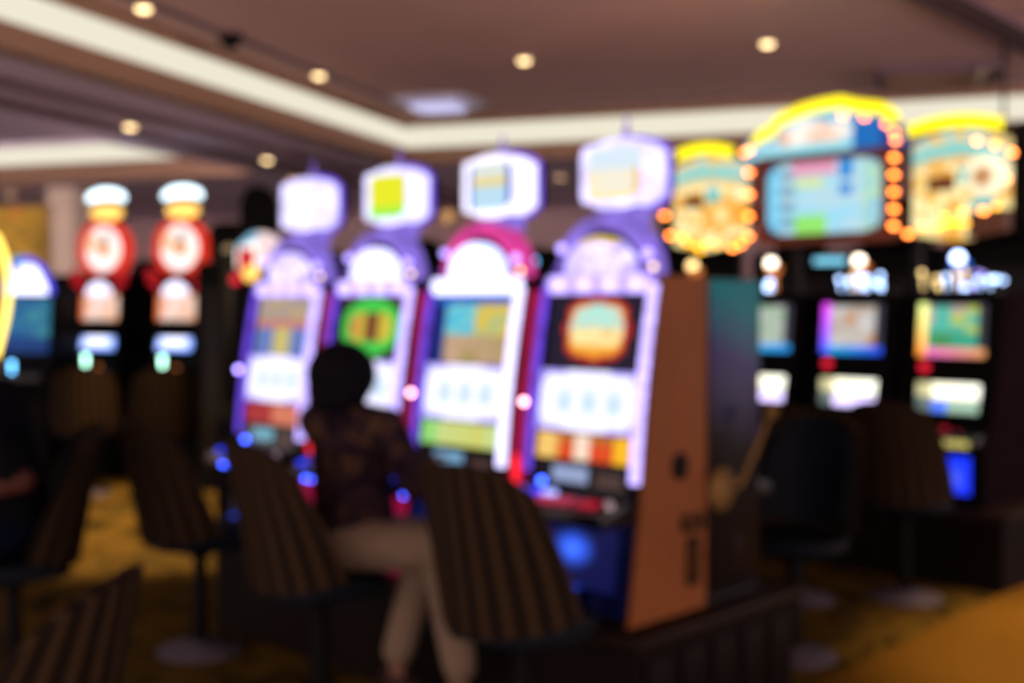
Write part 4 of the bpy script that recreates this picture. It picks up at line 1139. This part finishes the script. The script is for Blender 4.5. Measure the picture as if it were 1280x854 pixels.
for q in (-1, 1): mm.ball(P_(q * .068, -.02, -.03), .056, (.75, 1.1, 1.25), 16, R_)
fuse(mm, 'hair', 'hair', t, .01, 2)
mm = MB()
mm.capsule(L_(waist) - V(0, 0, .10), .150, L_(chest), .148); mm.capsule(L_(chest), .142, L_(neckb) - V(0, 0, .02), .078)
mm.ball(L_(waist) - V(0, 0, .10), .165, (1.0, 1.0, .5))
for sh, el, wr in ((shR, elR, wrR), (shL, elL, wrL)):
    mm.capsule(L_(neckb) - V(0, 0, .03), .068, L_(sh), .068); mm.capsule(L_(chest), .11, L_(sh), .07); mm.capsule(L_(sh), .070, L_(el), .058); mm.capsule(L_(el), .057, L_(el.lerp(wr, .85)), .042)
fuse(mm, 'jacket', 'jacket', t, .010, 4)
mm = MB()
mm.ball(L_((hipR + hipL) / 2), .145, (1.1, 1.1, .62)); mm.capsule(L_(hipR), .098, L_(knR), .082); mm.capsule(L_(hipL), .098, L_(knL), .08)
mm.capsule(L_(knR), .080, L_(anR) + V(0, 0, .03), .062); mm.capsule(L_(knL), .078, L_(anL) + V(0, 0, .03), .06)
fuse(mm, 'trousers', 'trousers', t, .010, 4)
for an in (anR, anL):
    mm = MB(); hl = L_(V(an.x, an.y, an.z - .065)); to = L_(V(an.x, an.y, .045)) + fL * .13
    mm.capsule(hl - fL * .035, .036, hl.lerp(to, .7), .042); mm.capsule(hl.lerp(to, .7), .042, to, .034)
    mm.capsule(hl - fL * .035, .02, hl - fL * .035 - V(0, 0, .05), .016, 10)
    fuse(mm, 'shoe', 'shoe', t, .008, 3)

# --- person in black at the left edge, leaning to the left
O = V(-1.93, 4.50, 0)
t = thing('person', 'person in a black short sleeved shirt leaning forward at the left edge', 'person', (O.x - .045, O.y + .028, 0))
f_ = V(-.99, .12, 0)
hipN, hipF = V(-1.90, 4.41, .64), V(-1.88, 4.59, .64)
knN, knF = V(-2.33, 4.44, .645), V(-2.31, 4.66, .64)
anN, anF = V(-2.36, 4.43, .10), V(-2.33, 4.68, .10)
waist, chest, neckb = V(-1.90, 4.5, .84), V(-1.98, 4.51, 1.06), V(-2.07, 4.52, 1.205)
headc = V(-2.185, 4.53, 1.32); hf = V(-.95, .1, -.3)
shN, shF = V(-2.0, 4.335, 1.14), V(-2.0, 4.69, 1.14)
elN, elF = V(-1.735, 4.255, .865), V(-1.95, 4.79, .88)
wrN, wrF = V(-1.985, 4.275, .80), V(-2.08, 4.72, .79)
mm = MB()
for hp_, kn, an in ((hipN, knN, anN), (hipF, knF, anF)):
    mid = kn.lerp(an, .35)
    mm.capsule(L_(hp_), .088, L_(kn), .06); mm.capsule(L_(kn), .056, L_(mid), .054); mm.capsule(L_(mid), .054, L_(an), .036); mm.capsule(L_(V(an.x, an.y, .055)), .034, L_(V(an.x, an.y, .05)) + f_ * .14, .024); mm.capsule(L_(an), .036, L_(V(an.x, an.y, .055)), .032)
mm.capsule(L_((hipN + hipF) / 2), .10, L_(waist), .125); mm.capsule(L_(waist), .125, L_(chest), .14); mm.capsule(L_(chest), .13, L_(neckb), .07); mm.capsule(L_(neckb), .058, L_(headc) - V(-.03, 0, .05), .053)
for sh, el, wr in ((shN, elN, wrN), (shF, elF, wrF)):
    mm.capsule(L_(neckb) - V(0, 0, .04), .06, L_(sh), .055); mm.capsule(L_(chest), .09, L_(sh), .058); mm.capsule(L_(sh), .055, L_(el), .043); mm.capsule(L_(el), .042, L_(wr), .029)
hand(mm, L_(wrN), V(-.9, .2, -.35), V(-.3, 0, 1), V(.1, .95, 0), 1.0, .6); hand(mm, L_(wrF), V(-.9, -.1, -.3), V(-.3, 0, 1), V(0, -.95, 0), 1.0, .6)
P_, R_ = head(mm, L_(headc), hf, 1.05)
body = fuse(mm, 'body', 'skin_dark', t, .0075, 3)
for q in (-1, 1):
    mm = MB(); mm.ball(P_(q * .033, .078, .004), .012); mm.build('eye', 'eye', body)
mm = MB(); mm.ball(P_(0, -.022, .04), .095, (1.0, 1.08, .95), 20, R_); mm.ball(P_(0, -.05, .0), .085, (1.0, .8, 1), 16, R_)
fuse(mm, 'hair', 'hair', t, .01, 2)
mm = MB()
mm.capsule(L_(waist) - V(0, 0, .12), .155, L_(chest), .165); mm.capsule(L_(chest), .155, L_(neckb) - V(0, 0, .02), .085)
for sh, el in ((shN, elN), (shF, elF)):
    mm.capsule(L_(neckb) - V(0, 0, .04), .075, L_(sh), .075); mm.capsule(L_(chest), .12, L_(sh), .08); mm.capsule(L_(sh), .076, L_(sh.lerp(el, .85)), .066)
fuse(mm, 'shirt', 'tee', t, .011, 4)
mm = MB(); mm.ball(L_((hipN + hipF) / 2), .15, (1.0, 1.1, .62))
for hp_, kn, an in ((hipN, knN, anN), (hipF, knF, anF)):
    mm.capsule(L_(hp_), .102, L_(kn), .08); mm.capsule(L_(kn), .078, L_(an) + V(0, 0, .03), .06)
fuse(mm, 'trousers', 'jeans', t, .011, 4)
for an in (anN, anF):
    mm = MB(); a = V(an.x, an.y, .047); mm.capsule(L_(a) - f_ * .05, .042, L_(a) + f_ * .06, .045); mm.capsule(L_(a) + f_ * .06, .045, L_(V(a.x, a.y, .037)) + f_ * .17, .033)
    fuse(mm, 'shoe', 'shoe', t, .009, 3)

# ------------------------------------------------------------------ light
w = bpy.data.worlds.new('world'); SC.world = w; w.use_nodes = True
bg = w.node_tree.nodes['Background']; bg.inputs['Color'].default_value = (1.0, .78, .74, 1); bg.inputs['Strength'].default_value = 5.6
def spot(p, energy, z, size=100, col=(1.0, .68, .36), blend=.6):
    l = bpy.data.lights.new('ceiling_spot', 'SPOT'); l.energy = energy; l.color = col; l.spot_size = radians(size); l.spot_blend = blend; l.shadow_soft_size = .08
    o = bpy.data.objects.new('ceiling_spot', l); COL.objects.link(o); o.location = (p[0], p[1], z - .06)
    return o
for i_, p_ in enumerate(LP):
    if i_ not in (2, 3): spot(p_, 60, p_.z, 62)
# spots without fixtures, added to brighten the carpet
spot((-2.45, 8.3), 1400, ZS, 70, blend=.35); spot((3.0, 4.7), 1150, ZT, 56); spot((3.5, 6.2), 400, ZT, 56)

SC.view_settings.view_transform = 'Standard'; SC.view_settings.look = 'None'
SC.view_settings.exposure = 0; SC.view_settings.gamma = 1; SC.view_settings.use_curve_mapping = False
SC.cycles.use_denoising = True
SC.cycles.max_bounces = 6; SC.cycles.diffuse_bounces = 3; SC.cycles.glossy_bounces = 3
SC.cycles.sample_clamp_indirect = 4.0
